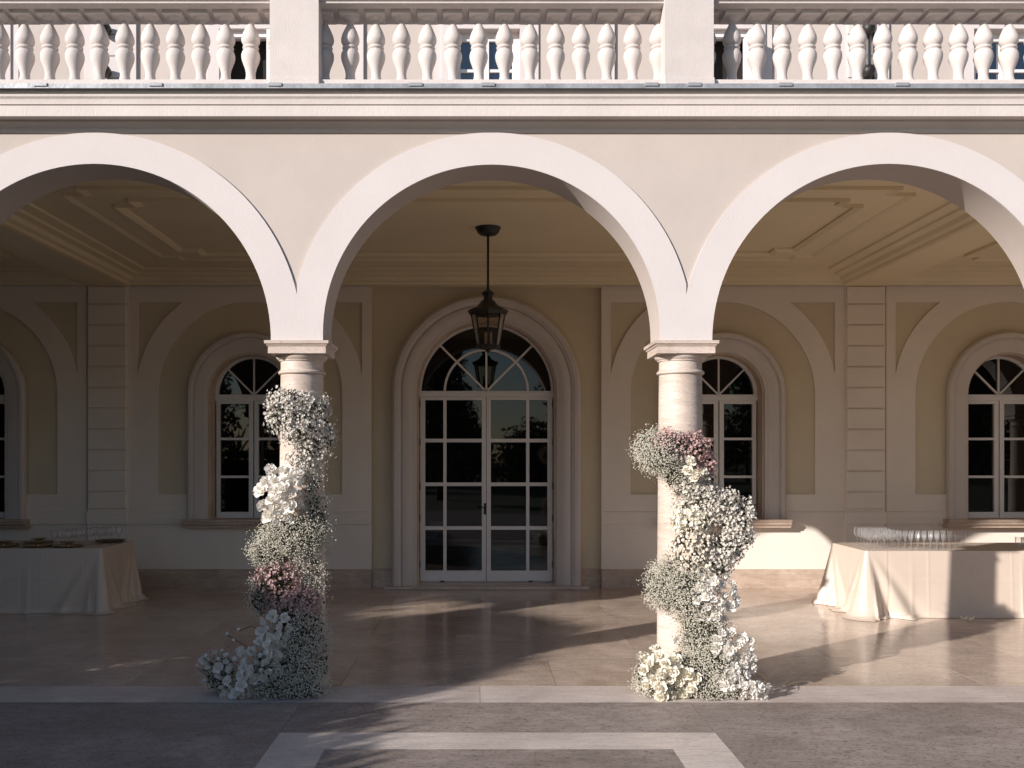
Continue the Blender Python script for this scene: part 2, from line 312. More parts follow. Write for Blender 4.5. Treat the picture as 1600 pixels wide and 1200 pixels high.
# cornice running round every ceiling bay, mitred
for i in range(5):
    x0 = AX + BE[i] + .28; x1 = AX + BE[i + 1] - .28; y0, y1 = .2, WY - .03
    pf = [(0, 4.175), (.03, 4.175), (.045, 4.21), (.10, 4.225), (.13, 4.27), (.22, 4.285), (.23, 4.31), (.36, 4.325), (.37, CEIL - .001), (0, CEIL - .001)]
    rect = [(x0, y0, 1, 1), (x1, y0, -1, 1), (x1, y1, -1, -1), (x0, y1, 1, -1)]
    v = [(x + nx * o, y + ny * o, z) for x, y, nx, ny in rect for o, z in pf]; n = len(pf)
    MB().add(v, [(k * n + a, k * n + (a + 1) % n, (k + 1) % 4 * n + (a + 1) % n, (k + 1) % 4 * n + a) for k in range(4) for a in range(n)]).build('ceiling_cornice', M['ceiling_paint'], V)
    # moulded frame with notched corners
    def notch(xa, xb, ya, yb, q): return [(xa + q, ya), (xb - q, ya), (xb - q, ya + q), (xb, ya + q), (xb, yb - q), (xb - q, yb - q), (xb - q, yb), (xa + q, yb), (xa + q, yb - q), (xa, yb - q), (xa, ya + q), (xa + q, ya + q)]
    mi = 1.08 if i == 2 else .72
    xo, xi = x0 + mi - .24, x1 - mi + .24
    mb = MB()
    for (d, wd, hh) in ((0, .05, .035), (.36, .05, .05)):
        A = notch(xo + d, xi - d, 1.40 + d, 4.62 - d, .22); dd = wd
        B = notch(xo + d + dd, xi - d - dd, 1.40 + d + dd, 4.62 - d - dd, .22)
        N = 12; v = [(x, y, CEIL - .001) for x, y in A] + [(x, y, CEIL - hh) for x, y in A] + [(x, y, CEIL - hh * .45) for x, y in B] + [(x, y, CEIL - .001) for x, y in B]
        mb.add(v, [(r * N + k, r * N + (k + 1) % N, (r + 1) * N + (k + 1) % N, (r + 1) * N + k) for r in range(3) for k in range(N)])
    mb.build('ceiling_moulding', M['ceiling_paint'], V)
    if i in (1, 3, 2):
        A = notch(xo + .05, xi - .05, 1.45, 4.57, .22); B = notch(xo + .36, xi - .36, 1.76, 4.26, .22)
        MB().add([(x, y, CEIL - .012) for x, y in A + B], [(k, (k + 1) % 12, (k + 1) % 12 + 12, k + 12) for k in range(12)]).build('ceiling_border', M['ceiling_paint'], V, fixn=False)

# back wall core with openings
WC = [AX - 7.21, AX - 3.27, AX + 3.27, AX + 7.21]; WSP = 2.68
allw = [AX - 11.15] + WC + [AX + 11.15]
def win_open(c, hw=.57, z0=.93, sp=WSP): return [(c - hw, z0), (c + hw, z0)] + arc(c, sp, hw, 0, 180, 32)
DSP = 2.73; DHW = .97
outer = [(XL, 0), (AX - DHW, 0)] + [(x, z) for x, z in reversed(arc(AX, DSP, DHW, 0, 180, 40))] + [(AX + DHW, 0), (XR, 0), (XR, 4.49), (XL, 4.49)]
mb = MB().plate(outer, [win_open(c) for c in allw], 5.70, 6.0)
mb.build('back_wall', M['ochre_plaster'], V, smooth_angle=20)
def bay_panels(c):
    z0, z1 = .88, 4.178
    rec = [(-1.275, 1.29)] + [(-1.275, WSP)] + [(x, z) for x, z in reversed(arc(0, WSP, 1.275, 0, 180, 40))][1:] + [(1.275, 1.29)]
    rr = 1.575; ex = 1.55; ztop = 3.95
    a0 = math.degrees(math.acos(ex / rr)); a1 = math.degrees(math.asin(min(1, (ztop - WSP) / rr)))
    spR = arc(0, WSP, rr, a0, a1, 16) + [(ex, ztop)]
    spL = [(-x, z) for x, z in spR]
    o = MB().plate([(-1.68, 1.05), (-.80, 1.05), (-.80, 1.29)] + rec + [(.80, 1.29), (.80, 1.05), (1.68, 1.05), (1.68, z1), (-1.68, z1)], [spR, spL], WY, WY + .028)
    return o.mesh('wall_frame', M['band_plaster'], smooth_angle=15)
fm = None
for c in allw:
    if fm is None: fm = bay_panels(c)
    link('wall_frame', fm, V, (c, 0, 0))
    wo = win_open(0)
    MB().plate([(-1.68, .25), (1.68, .25), (1.68, 4.178), (-1.68, 4.178)], [wo], WY + .03, 5.699).build('wall_field', M['ochre_plaster'] , V, (c, 0, 0), smooth_angle=15)
    for sgn in (-1, 1):
        a, b = sorted((sgn * .84, sgn * 1.68)); 
        MB().box(a, b, WY - .012, WY + .029, .88, 1.048).build('wall_rail', M['band_plaster'], V, (c, 0, 0))
    MB().box(-1.68, 1.68, WY + .012, WY + .029, .256, .878).build('wall_dado', M['band_plaster'], V, (c, 0, 0))
    MB().extrude_x([(WY + .03, 0), (WY - .035, 0), (WY - .035, .20), (WY - .028, .215), (WY - .012, .225), (WY - .012, .245), (WY + .012, .255), (WY + .03, .255)], c - 1.68, c + 1.68).build('skirting', M['plinth_stone'], V)
for sgn in (-1, 1):                    # centre bay skirting beside the door
    a, b = sorted((sgn * 1.315, sgn * 1.588))
    MB().extrude_x([(5.699, 0), (WY + .055, 0), (WY + .055, .20), (WY + .075, .225), (WY + .075, .245), (5.699, .255)], AX + a, AX + b).build('skirting', M['plinth_stone'], V)
MB().extrude_x([(5.699, 4.176), (5.66, 4.176), (5.65, 4.162), (5.58, 4.16), (5.58, 4.174)], AX - 1.588, AX + 1.588).build('wall_moulding', M['ceiling_paint'], V)
# pilasters with rusticated blocks
for c in [AX - 9.18, AX - 5.23, AX + 5.23, AX + 9.18]:
    pb = MB().box(-.28, .28, WY - .02, 5.699, 0, 4.172).build('pilaster', M['band_plaster'], V, (c, 0, 0))
    z = 4.165; hs = [.245] + [.288] * 9 + [.24]
    for k, h in enumerate(hs):
        MB().box(-.262, .262, WY - .052, WY - .0205, z - h + .009, z - .009, .008).build('block', M['band_plaster'], pb)
        z -= h
    MB().box(-.285, .285, WY - .05, WY - .0205, .88, 1.05, .004).build('block', M['band_plaster'], pb)
    MB().extrude_x([(WY - .0205, 0), (WY - .075, 0), (WY - .075, .20), (WY - .055, .225), (WY - .055, .245), (WY - .03, .255), (WY - .0205, .255)], -.29, .29).build('skirting', M['plinth_stone'], pb)
# windows
def arch_path(hw, sp, z0, n=40):
    p = [(-hw, z0, -1, 0), (-hw, sp, -1, 0)]
    for i in range(1, n):
        a = R(180 - 180 * i / n); p.append((hw * math.cos(a), sp + hw * math.sin(a), math.cos(a), math.sin(a)))
    return p + [(hw, sp, 1, 0), (hw, z0, 1, 0)]
win_prof = [(0, 5.60), (0, 5.565), (.03, 5.56), (.045, 5.55), (.06, 5.55), (.10, 5.535), (.17, 5.53), (.20, 5.54), (.205, 5.515), (.215, 5.505), (.255, 5.505), (.275, 5.53), (.28, 5.60)]
arch_me = MB().sweep(arch_path(.572, WSP, .955), win_prof).mesh('architrave', M['trim_plaster'], smooth_angle=22)
rev_me = MB().sweep(arch_path(.545, WSP, .955), [(0, 5.60), (.026, 5.60), (.026, 5.93), (0, 5.93)]).mesh('reveal', M['jamb_travertine'], smooth_angle=22)
sill_me = MB().extrude_x([(5.93, .955), (5.42, .955), (5.41, .945), (5.41, .925), (5.425, .915), (5.43, .89), (5.45, .87), (5.47, .862), (5.47, .84), (5.60, .83), (5.93, .83)], -.90, .90).mesh('sill', M['plinth_stone'], smooth_angle=20)
GY = 5.86
def frame_bars(kind):
    f = MB(); y0, y1 = GY - .045, GY - .004
    if kind == 'window':
        H = .54
        f.sweep(arch_path(H - .05, WSP + .02, 2.64), [(0, y0), (.05, y0), (.05, y1), (0, y1)])
        f.box(-H, H, y0 - .01, y1, 2.60, 2.685); f.box(-H, H, y0 - .015, y1, 2.62, 2.66)
        for a in (45, 90, 135):
            d = (math.cos(R(a)), math.sin(R(a))); q = (-d[1], d[0]); w_ = .011; L = H - .03; yy0 = y0 + .012
            v = [(d[0] * t + q[0] * s * w_, yy, WSP + d[1] * t + q[1] * s * w_) for yy in (yy0, y1) for t, s in ((.0, -1), (L, -1), (L, 1), (.0, 1))]
            f.add(v, [(0, 1, 2, 3), (7, 6, 5, 4), (0, 1, 5, 4), (1, 2, 6, 5), (2, 3, 7, 6), (3, 0, 4, 7)])
        f.lathe([(.045, -.0), (.045, .03)], (0, 0, 0), 16) if False else None
        for s in (-1, 1):
            a = (.008, .069); b = (.472, .525)
            def bx(u0, u1, *r): x0, x1 = sorted((s * u0, s * u1)); f.box(x0, x1, *r)
            bx(*a, y0, y1, .965, 2.598); bx(*b, y0, y1, .965, 2.598)
            bx(a[1], b[0], y0, y1, .965, 1.035); bx(a[1], b[0], y0, y1, 2.555, 2.598)
            for z in (1.53, 2.063): bx(a[1], b[0], y0 + .008, y1, z - .017, z + .017)
        f.box(-.53, .53, y0 - .02, y1, .955, .9645)
        return f
    else:
        H = .94
        f.sweep(arch_path(H - .03, DSP, 2.70), [(0, y0), (.03, y0), (.03, y1), (0, y1)])
        f.box(-H, H, y0 - .012, y1, 2.655, 2.735); f.box(-H, H, y0 - .022, y1, 2.675, 2.705)
        rr = .585; n = 32
        f.sweep([(rr * math.cos(R(180 - 180 * i / n)), DSP + rr * math.sin(R(180 - 180 * i / n)), math.cos(R(180 - 180 * i / n)), math.sin(R(180 - 180 * i / n))) for i in range(n + 1)], [(-.016, y0 + .01), (.016, y0 + .01), (.016, y1), (-.016, y1)])
        for a, L in ((45, H - .02), (90, rr), (135, H - .02)):
            d = (math.cos(R(a)), math.sin(R(a))); q = (-d[1], d[0]); w_ = .014
            v = [(d[0] * t + q[0] * s * w_, yy, DSP + d[1] * t + q[1] * s * w_) for yy in (y0 + .012, y1) for t, s in ((.0, -1), (L, -1), (L, 1), (.0, 1))]
            f.add(v, [(0, 1, 2, 3), (7, 6, 5, 4), (0, 1, 5, 4), (1, 2, 6, 5), (2, 3, 7, 6), (3, 0, 4, 7)])
        return f
wf_me = frame_bars('window').mesh('frame', M['white_paint'])
def pane(x0, x1, z0, z1): return MB().box(x0, x1, GY, GY + .006, z0, z1)
pane_me = pane(-.21, .21, -.265, .265).mesh('pane', M['dark_glass'])
lun_me = []
for a0 in (0, 45, 90, 135):
    lun_me.append(MB().plate([(0, 0)] + arc(0, 0, .53, a0 + .3, a0 + 44.7, 12), [], GY, GY + .006).mesh('pane', M['dark_glass']))
for c in allw:
    W_ = empty('window', None, None, (c, 0, 0), parent=V)
    link('architrave', arch_me, W_); link('reveal', rev_me, W_); link('sill', sill_me, W_); link('frame', wf_me, W_)
    for s in (-1, 1):
        for z in (1.295, 1.798, 2.32):
            link('pane', pane_me, W_, (s * .27, random.uniform(-.001, .002), z), (random.uniform(-.003, .003), 0, random.uniform(-.003, .003)))
    for q in lun_me: link('pane', q, W_, (0, 0, WSP))
# dark latch on the casement of the right hand window
# door
D = empty('door', None, None, (AX, 0, 0), parent=V)
dp = [(0, 5.70), (0, 5.62), (.02, 5.60), (.035, 5.60), (.045, 5.585), (.055, 5.585), (.09, 5.56), (.15, 5.545), (.19, 5.55), (.21, 5.57), (.215, 5.545), (.235, 5.54), (.25, 5.52), (.30, 5.515), (.33, 5.54), (.345, 5.60), (.345, 5.70)]
MB().sweep(arch_path(.965, DSP, .035, 56), dp).build('architrave', M['trim_plaster'], D, smooth_angle=22)
MB().sweep(arch_path(.94, DSP, .035, 48), [(0, 5.66), (.024, 5.66), (.024, 5.93), (0, 5.93)]).build('reveal', M['jamb_travertine'], D, smooth_angle=22)
MB().box(-1.40, 1.40, 5.40, 5.75, .001, .034, .006).build('threshold', M['floor_strip'], D)
MB().box(-.95, .95, 5.76, 5.93, .001, .05).build('threshold', M['floor_strip'], D)
frame_bars('door').build('fanlight_frame', M['white_paint'], D)
for a0, a1, r0, r1 in [(a, a + 45, .60, .93) for a in (0, 135)] + [(45, 135, .60, .93)] + [(a, a + 45, 0, .57) for a in (0, 45, 90, 135)]:
    poly = arc(0, 0, r1, a0 + .3, a1 - .3, 16) + (list(reversed(arc(0, 0, r0, a0 + .3, a1 - .3, 16))) if r0 else [(0, 0)])
    MB().plate(poly, [], GY, GY + .006).build('pane', M['dark_glass'], D, (0, 0, DSP))
y0, y1 = GY - .045, GY - .004
for s in (-1, 1):
    f = MB()
    def bx(u0, u1, *r): x0, x1 = sorted((s * u0, s * u1)); f.box(x0, x1, *r)
    bx(.004, .063, y0, y1, .058, 2.652); bx(.86, .93, y0, y1, .058, 2.652)
    bx(.063, .86, y0, y1, .058, .211); bx(.063, .86, y0, y1, 2.610, 2.652)
    bx(.56, .605, y0 + .006, y1, .211, 2.610)
    for z in (.81, 1.425, 2.04):
        bx(.063, .56, y0 + .006, y1, z - .025, z + .025); bx(.605, .86, y0 + .006, y1, z - .025, z + .025)
    f.build('leaf', M['white_paint'], D)
    for u0, u1 in ((.063, .56), (.605, .86)):
        for z0, z1 in ((.211, .785), (.835, 1.40), (1.45, 2.015), (2.065, 2.61)):
            x0, x1 = sorted((s * u0, s * u1))
            MB().box(-(x1 - x0) / 2, (x1 - x0) / 2, 0, .006, -(z1 - z0) / 2, (z1 - z0) / 2).build('pane', M['dark_glass'], D, ((x0 + x1) / 2, GY, (z0 + z1) / 2)).rotation_euler = (random.uniform(-.002, .002), 0, random.uniform(-.003, .003))
    for z in (.30, .95, 1.40, 2.02, 2.56): MB().lathe([(.009, -.05), (.012, -.045), (.012, .045), (.009, .05)], (s * .937, y0 - .006, z), 8).build('hinge', M['dark_iron'], D)
f = MB().box(.015 - .05, .048 - .05 - .02 + .02, y0 - .008, y0 - .0005, 1.0, 1.16, .003)
f.tube([(-.025, y0 - .004, 1.10), (-.025, y0 - .05, 1.10), (-.05, y0 - .055, 1.10), (-.12, y0 - .05, 1.095)], .008); f.lathe([(.012, -.01), (.012, .01)], (-.025, y0 - .012, 1.03), 10)
f.build('handle', M['dark_iron'], D)
for s in (-1, 1): MB().box(s * .62 - .03, s * .62 + .03, y0 - .02, y0 - .0005, .052, .07).build('door_stop', M['dark_iron'], D)
MB().box(XL, XR, 6.02, 6.06, 0, 4.5).box(XL, XR, 5.9, 6.06, 4.36, 4.5).build('room_backing', M['room_dark'], V)  # dark sheet added behind the openings to block light leaking through gaps
# end walls, upper storey and roof
for x in (XL, XR - .3): MB().box(x, x + .3, .2, 5.69, 0, 4.34).build('end_wall', M['beige_plaster'], V)
UY = 5.62
uw = [(AX, .46), (AX - 3.27, .42), (AX + 3.27, .42), (AX - 7.2, .47), (AX + 7.2, .47), (AX - 11.1, .47), (AX + 11.1, .47)]
MB().plate([(XL, 4.5), (XR, 4.5), (XR, 10.2), (XL, 10.2)], [[(c - h, 5.0), (c + h, 5.0), (c + h, 7.72), (c - h, 7.72)] for c, h in uw], UY, UY + .35).build('upper_wall', M['beige_plaster'], V)
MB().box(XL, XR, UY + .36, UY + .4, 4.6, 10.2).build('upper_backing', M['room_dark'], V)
MB().extrude_x([(UY - .5, 10.2), (UY - .55, 10.35), (UY + 4, 11.4), (UY + 4, 10.2)], XL, XR).build('roof', M['brass'] if False else M['beige_plaster'], V)
for c, h in uw:
    U = empty('upper_window', None, None, (c, 0, 0), parent=V)
    f = MB()
    for s in (-1, 1):
        a, b = sorted((s * (h + .001), s * (h + .16))); f.box(a, b, UY - .05, UY - .001, 4.8, 7.88)
        a, b = sorted((s * (h + .16), s * (h + .26))); f.box(a, b, UY - .025, UY - .001, 4.8, 7.95)
    f.box(-h, h, UY - .05, UY - .001, 7.722, 7.88); f.build('surround', M['white_plaster'], U)
    opened = abs(abs(c - AX) - 3.27) < .01
    if opened:
        f = MB()
        for s in (-1, 1): a, b = sorted((s * h, s * (h - .07))); f.box(a, b, UY + .03, UY + .10, 5.0, 7.72)
        f.box(-h + .07, h - .07, UY + .03, UY + .10, 7.64, 7.72); f.build('frame', M['white_paint'], U)
        MB().box(h - .13, h - .075, UY - .30, UY + .03, 5.05, 7.6).build('casement', M['white_paint'], U)
    else:
        f = MB(); a_, b_ = UY + .10, UY + .15
        for s in (-1, 1): a, b = sorted((s * h, s * (h - .10))); f.box(a, b, a_, b_, 5.0, 7.72)
        f.box(-h + .1, h - .1, a_, b_, 7.61, 7.72); f.box(-.035, .035, a_ - .01, b_, 5.0, 7.61)
        for z in (6.6, 7.2, ): f.box(-h + .1, h - .1, a_ + .005, b_ - .005, z - .02, z + .02)
        f.build('frame', M['white_paint'], U)
        for s in (-1, 1):
            for z0, z1 in ((5.0, 6.58), (6.62, 7.18), (7.22, 7.61)):
                a, b = sorted((s * .035, s * (h - .10))); MB().box(a, b, b_ - .012, b_ - .006, z0, z1).build('pane', M['upper_glass'], U)
for c in (AX - 1.75, AX + 1.72, AX - 9.1, AX + 9.1): MB().box(c - .05, c + .05, UY - .04, UY - .001, 4.61, 10.1).build('wall_strip', M['white_plaster'], V)
for c in (AX - 5.2, AX + 5.2):
    q = MB().box(c - .36, c + .36, UY - .04, UY - .001, 4.61, 10.1).build('upper_pilaster', M['white_plaster'], V)
    for k in range(18): MB().box(c - .22, c + .22, UY - .07, UY - .041, 4.64 + k * .30, 4.64 + k * .30 + .288, .006).build('block', M['white_plaster'], q)
    for hz in (7.08, 7.66):
        bl = MB().lathe([(.0, -.09), (.06, -.08), (.085, -.03), (.085, .03), (.06, .08), (0, .09)], (0, 0, 0), 16)
        o = bl.build('wall_spotlight', M['dark_iron'], V, (c - .02 if c < 0 else c + .02, UY - .17, hz)); o.rotation_euler = (R(80), 0, 0)
    f = MB()
    for dx in ((-.12,) if c < 0 else (-.02, .05, .12)): f.tube([(c + dx, UY - .10, 4.62), (c + dx, UY - .10, 10.0)], .012 if c < 0 else .014, 6)
    f.build('downpipe', M['dark_iron'], V)

# ------------------------------------------------------------------ balustrade
B = empty('balustrade', 'pale stone terrace balustrade of bulbous balusters above the three arches', 'balustrade')
MB().extrude_x([(-.305, 4.601), (-.305, 4.668), (-.298, 4.675), (.10, 4.675), (.10, 4.601)], XL, XR).build('plinth', M['cast_stone'], B)
MB().extrude_x([(-.25, 5.255), (-.285, 5.262), (-.285, 5.275), (-.305, 5.285), (-.305, 5.36), (-.27, 5.38), (.07, 5.38), (.09, 5.36), (.09, 5.285), (.07, 5.262), (.05, 5.255)], XL, XR).build('handrail', M['cast_stone'], B)
bp = [(.056, 4.677), (.058, 4.70), (.05, 4.712), (.052, 4.73), (.042, 4.75), (.037, 4.775), (.037, 4.80), (.043, 4.83), (.056, 4.865), (.067, 4.895), (.072, 4.92), (.071, 4.945), (.063, 4.968), (.052, 4.980), (.055, 4.984), (.062, 4.992), (.062, 5.000), (.056, 5.008), (.050, 5.012),
      (.060, 5.022), (.070, 5.042), (.072, 5.06), (.068, 5.085), (.057, 5.115), (.043, 5.145), (.030, 5.17), (.024, 5.185), (.028, 5.19), (.028, 5.198), (.024, 5.202), (.034, 5.208), (.046, 5.214), (.064, 5.228)]
bal = MB().lathe(bp, (0, -.1, 0), 24); bal.box(-.075, .075, -.20, .0, 5.2285, 5.2545)
bal_me = bal.mesh('baluster', M['cast_stone'], smooth_angle=40)
for k in PIERS[2:8]:
    px_ = AX + k
    f = MB().box(px_ - .185, px_ + .185, -.325, .11, 4.681, 5.52).box(px_ - .195, px_ + .195, -.336, .12, 4.601, 4.68, .008); f.build('post', M['cast_stone'], B)
for c, ri, *_ in ARCHES[2:7]:
    nb_ = 14 if ri == RI else 15; hw_ = 1.303 if ri == RI else 1.375
    for j in range(nb_):
        x = AX + c - hw_ + j * 2 * hw_ / (nb_ - 1)
        if abs(x) < 7: link('baluster', bal_me, B, (x, random.uniform(-.003, .003), 0), (0, 0, random.uniform(0, .04) - .02))
U_ = empty('folded_parasol', 'black folded parasol on the terrace beside the right post', 'parasol', (2.08, 1.6, 4.60))
MB().lathe([(.02, .35), (.09, .6), (.08, 1.3), (.06, 1.75), (.02, 1.95)], (0, 0, 0), 12).build('canopy', M['umbrella_cloth'], U_); MB().lathe([(.2, 0), (.2, .05), (.02, .06), (.02, .36)], (0, 0, 0), 16).build('pole', M['dark_iron'], U_)

# ------------------------------------------------------------------ columns
def lathe_part(prof, name, parent, n=48, m='travertine'): return MB().lathe(prof, (0, 0, 0), n).build(name, M[m], parent, smooth_angle=30)
def column(x, label):
    c = empty('stone_column', label, 'column', (x, 0, 0), 'travertine columns of the arcade')
    lathe_part([(.215, 0), (.225, .02), (.225, .05), (.205, .075), (.20, .085), (.20, .10)], 'base', c)
    sh = [(.192, .1005), (.184, .12)] + [(.183 - .016 * (t / 8) ** 1.6, .12 + 2.33 * t / 8) for t in range(1, 9)]
    lathe_part(sh, 'shaft', c)
    lathe_part([(.166, 2.451), (.179, 2.454), (.186, 2.462), (.186, 2.472), (.179, 2.480), (.170, 2.484), (.167, 2.495), (.167, 2.552), (.178, 2.556), (.180, 2.564), (.192, 2.572), (.201, 2.585), (.205, 2.602)], 'capital', c)
    f = MB().box(-.222, .222, -.222, .222, 2.6025, 2.655)
    pf = [(.222, 2.6551), (.230, 2.660), (.234, 2.671), (.245, 2.675), (.248, 2.6990)]
    v = [(sx * r, sy * r, z) for r, z in pf for sx, sy in ((-1, -1), (1, -1), (1, 1), (-1, 1))]
    f.add(v, [(k * 4 + i, k * 4 + (i + 1) % 4, (k + 1) * 4 + (i + 1) % 4, (k + 1) * 4 + i) for k in range(4) for i in range(4)] + [(3, 2, 1, 0), (16, 17, 18, 19)])
    f.build('abacus', M['travertine'], c)
    return c
for n_, k in enumerate(range(-4, 4)):
    if k == -1: lb = 'left of the two travertine columns in view, flowers wound to its neck'
    elif k == 0: lb = 'right of the two travertine columns in view, flowers starting below a bare upper shaft'
    elif k < 0: lb = 'bare travertine column beyond the left edge of the arcade view'
    else: lb = 'bare travertine column beyond the right edge of the arcade view'
    column(AX + PIERS[n_ + 1], lb)

# ------------------------------------------------------------------ lantern
L = empty('hanging_lantern', 'dark iron glazed lantern hanging from the loggia ceiling before the door', 'lantern', (AX, 3.0, 0))
zb = CEIL
MB().lathe([(.04, -.085), (.09, -.08), (.118, -.055), (.135, -.02), (.142, -.005), (.142, 0)], (0, 0, zb), 28).build('ceiling_rose', M['dark_iron'], L)
ztop = P(760, 452, 3.0).z; zbot = P(760, 546, 3.0).z
MB().lathe([(.013, 0), (.013, zb - .07 - ztop)], (0, 0, ztop), 10).build('rod', M['dark_iron'], L)
Hh = ztop - zbot; k = Hh / .67
MB().lathe([(.012, .67), (.03, .655), (.075, .625), (.05, .59), (.047, .56), (.055, .555), (.055, .545), (.075, .54), (.09, .515), (.12, .48), (.17, .455), (.205, .445), (.222, .435), (.226, .42), (.21, .40), (.20, .38)], (0, 0, zbot), 8, sm=False).build('roof', M['dark_iron'], L)
r1, r0, z1, z0 = .185, .125, .38, .045
f = MB()
for i in range(8):
    a = 2 * math.pi * i / 8
    f.tube([(r0 * math.cos(a), r0 * math.sin(a), zbot + z0), (r1 * math.cos(a), r1 * math.sin(a), zbot + z1)], .012, 4)
f.lathe([(.07, 0), (.12, .008), (.14, .02), (.135, .045)], (0, 0, zbot), 8, sm=False); f.lathe([(.02, -.03), (.03, -.01), (.03, 0)], (0, 0, zbot), 10)
f.build('frame', M['dark_iron'], L)
for i in range(8):
    a = 2 * math.pi * (i + .04) / 8; b = 2 * math.pi * (i + .96) / 8
    MB().add([(r0 * math.cos(a), r0 * math.sin(a), zbot + z0), (r0 * math.cos(b), r0 * math.sin(b), zbot + z0), (r1 * math.cos(b), r1 * math.sin(b), zbot + z1), (r1 * math.cos(a), r1 * math.sin(a), zbot + z1)], [(0, 1, 2, 3)]).build('pane', M['lamp_glass'], L, fixn=False)
for i in range(3):
    a = 2 * math.pi * i / 3 + .4; MB().lathe([(.012, 0), (.012, .13), (.004, .15)], (.035 * math.cos(a), .035 * math.sin(a), zbot + .05), 8).build('candle_tube', M['bloom_cream'], L)

# ------------------------------------------------------------------ draped tables
def tablecloth(x0, x1, y0, y1, h, name, label, seed, flare=.14, corners=(1, 1, 1, 1), loc_out=.03):
    r = random.Random(seed); peri = []; step = .012
    rc = .03
    def seg(ax, ay, bx_, by_, nx, ny):
        Ln = math.hypot(bx_ - ax, by_ - ay); n = max(2, int(Ln / step)); return [(ax + (bx_ - ax) * i / n, ay + (by_ - ay) * i / n, nx, ny, min(i, n - i) / n * Ln) for i in range(n)]
    def cor(cx, cy, a0): return [(cx + rc * math.cos(R(a0 + 90 * i / 14)), cy + rc * math.sin(R(a0 + 90 * i / 14)), math.cos(R(a0 + 90 * i / 14)), math.sin(R(a0 + 90 * i / 14)), 0) for i in range(14)]
    peri = seg(x0 + rc, y0, x1 - rc, y0, 0, -1) + cor(x1 - rc, y0 + rc, -90) + seg(x1, y0 + rc, x1, y1 - rc, 1, 0) + cor(x1 - rc, y1 - rc, 0) \
        + seg(x1 - rc, y1, x0 + rc, y1, 0, 1) + cor(x0 + rc, y1 - rc, 90) + seg(x0, y1 - rc, x0, y0 + rc, -1, 0) + cor(x0 + rc, y0 + rc, 180)
    cs = [(x0, y0), (x1, y0), (x1, y1), (x0, y1)]; N = len(peri); rows = 44; v = []
    ph = [r.uniform(0, 6.28) for _ in range(8)]
    folds = [(r.uniform(0, 1), r.uniform(.012, .03), r.uniform(.006, .016), r.choice((-1, 1))) for _ in range(26)]
    for j in range(rows + 1):
        t = j / rows
        for i, (x, y, nx, ny, dc) in enumerate(peri):
            u = i / N
            cd = min(math.hypot(x - c[0], y - c[1]) for c in cs)
            s = cd * 1.0
            cw = .05 + .13 * t; cone = math.exp(-(cd / cw) ** 2)
            v1 = math.exp(-((cd - .03 - .24 * t) / (.03 + .03 * t)) ** 2); r1 = math.exp(-((cd - .05 - .40 * t) / (.04 + .06 * t)) ** 2); v2 = math.exp(-((cd - .08 - .56 * t) / (.05 + .05 * t)) ** 2)
            off = .004 + t * .03 + t ** 1.15 * (flare * 1.25 * cone - .04 * v1 + .05 * r1 - .02 * v2)
            fl = sum(a * d * math.exp(-(((u - c + .5) % 1 - .5) * N * step / w_) ** 2) for c, w_, a, d in folds)
            off += fl * t * .9 + .005 * t * math.sin(u * N * step * 3.1 + ph[0] + t * 1.5) + .0025 * t * math.sin(u * N * step * 11 + ph[1] + 2 * t)
            off += .003 * math.exp(-((t - .45) / .012) ** 2) + .003 * math.exp(-(((u * N * step) % .47 - .2) / .008) ** 2)
            off += t * t * cone * (.025 * math.sin(cd * 46 + ph[2] + 3 * t) + .012 * math.sin(cd * 110 + ph[5]))
            z = h * (1 - t)
            if t > .86:                        # the hem lies in crumpled folds on the floor
                q = (t - .86) / .14; U = u * N * step; ek = .25 + cone + r1 + .5 * r.random() * 0
                lump = .5 + .5 * math.sin(U * 6 + ph[3] + 2.2 * math.sin(U * 2.3)); lump2 = .5 + .5 * math.sin(U * 17 + ph[4] + 2.5 * math.sin(U * 4.1))
                off += q * q * (.015 + .075 * lump * ek + .022 * lump2 * ek) + .014 * math.sin(q * 10 + U * 4) * ek * q
                z = h * .14 * (1 - q) ** 1.7 + q * (.004 + .035 * ek * lump2 * (.5 + .5 * math.sin(q * 7 + U * 8))) * min(1, 5 * (1 - q) + .1)
                if j == rows: z = .003
            v.append((x + nx * off, y + ny * off, z))
    f = [(j * N + i, j * N + (i + 1) % N, (j + 1) * N + (i + 1) % N, (j + 1) * N + i) for j in range(rows) for i in range(N)]
    mb = MB().add(v, f, True); mb.f.append(tuple(range(N))); mb.sm.append(False)
    # top is slightly inset so the edge reads rounded
    o = mb.build(name, M['satin'], smooth_angle=50); tag(o, label, 'tablecloth'); return o
TH = .75
tablecloth(4.34, 8.6, 3.16, 4.20, TH, 'tablecloth', 'blush satin cloth draped to the floor over the sunlit right table', 3)
tablecloth(-8.6, -4.38, 3.46, 4.48, TH, 'tablecloth', 'blush satin cloth draped to the floor over the shaded left table', 5, flare=.05)

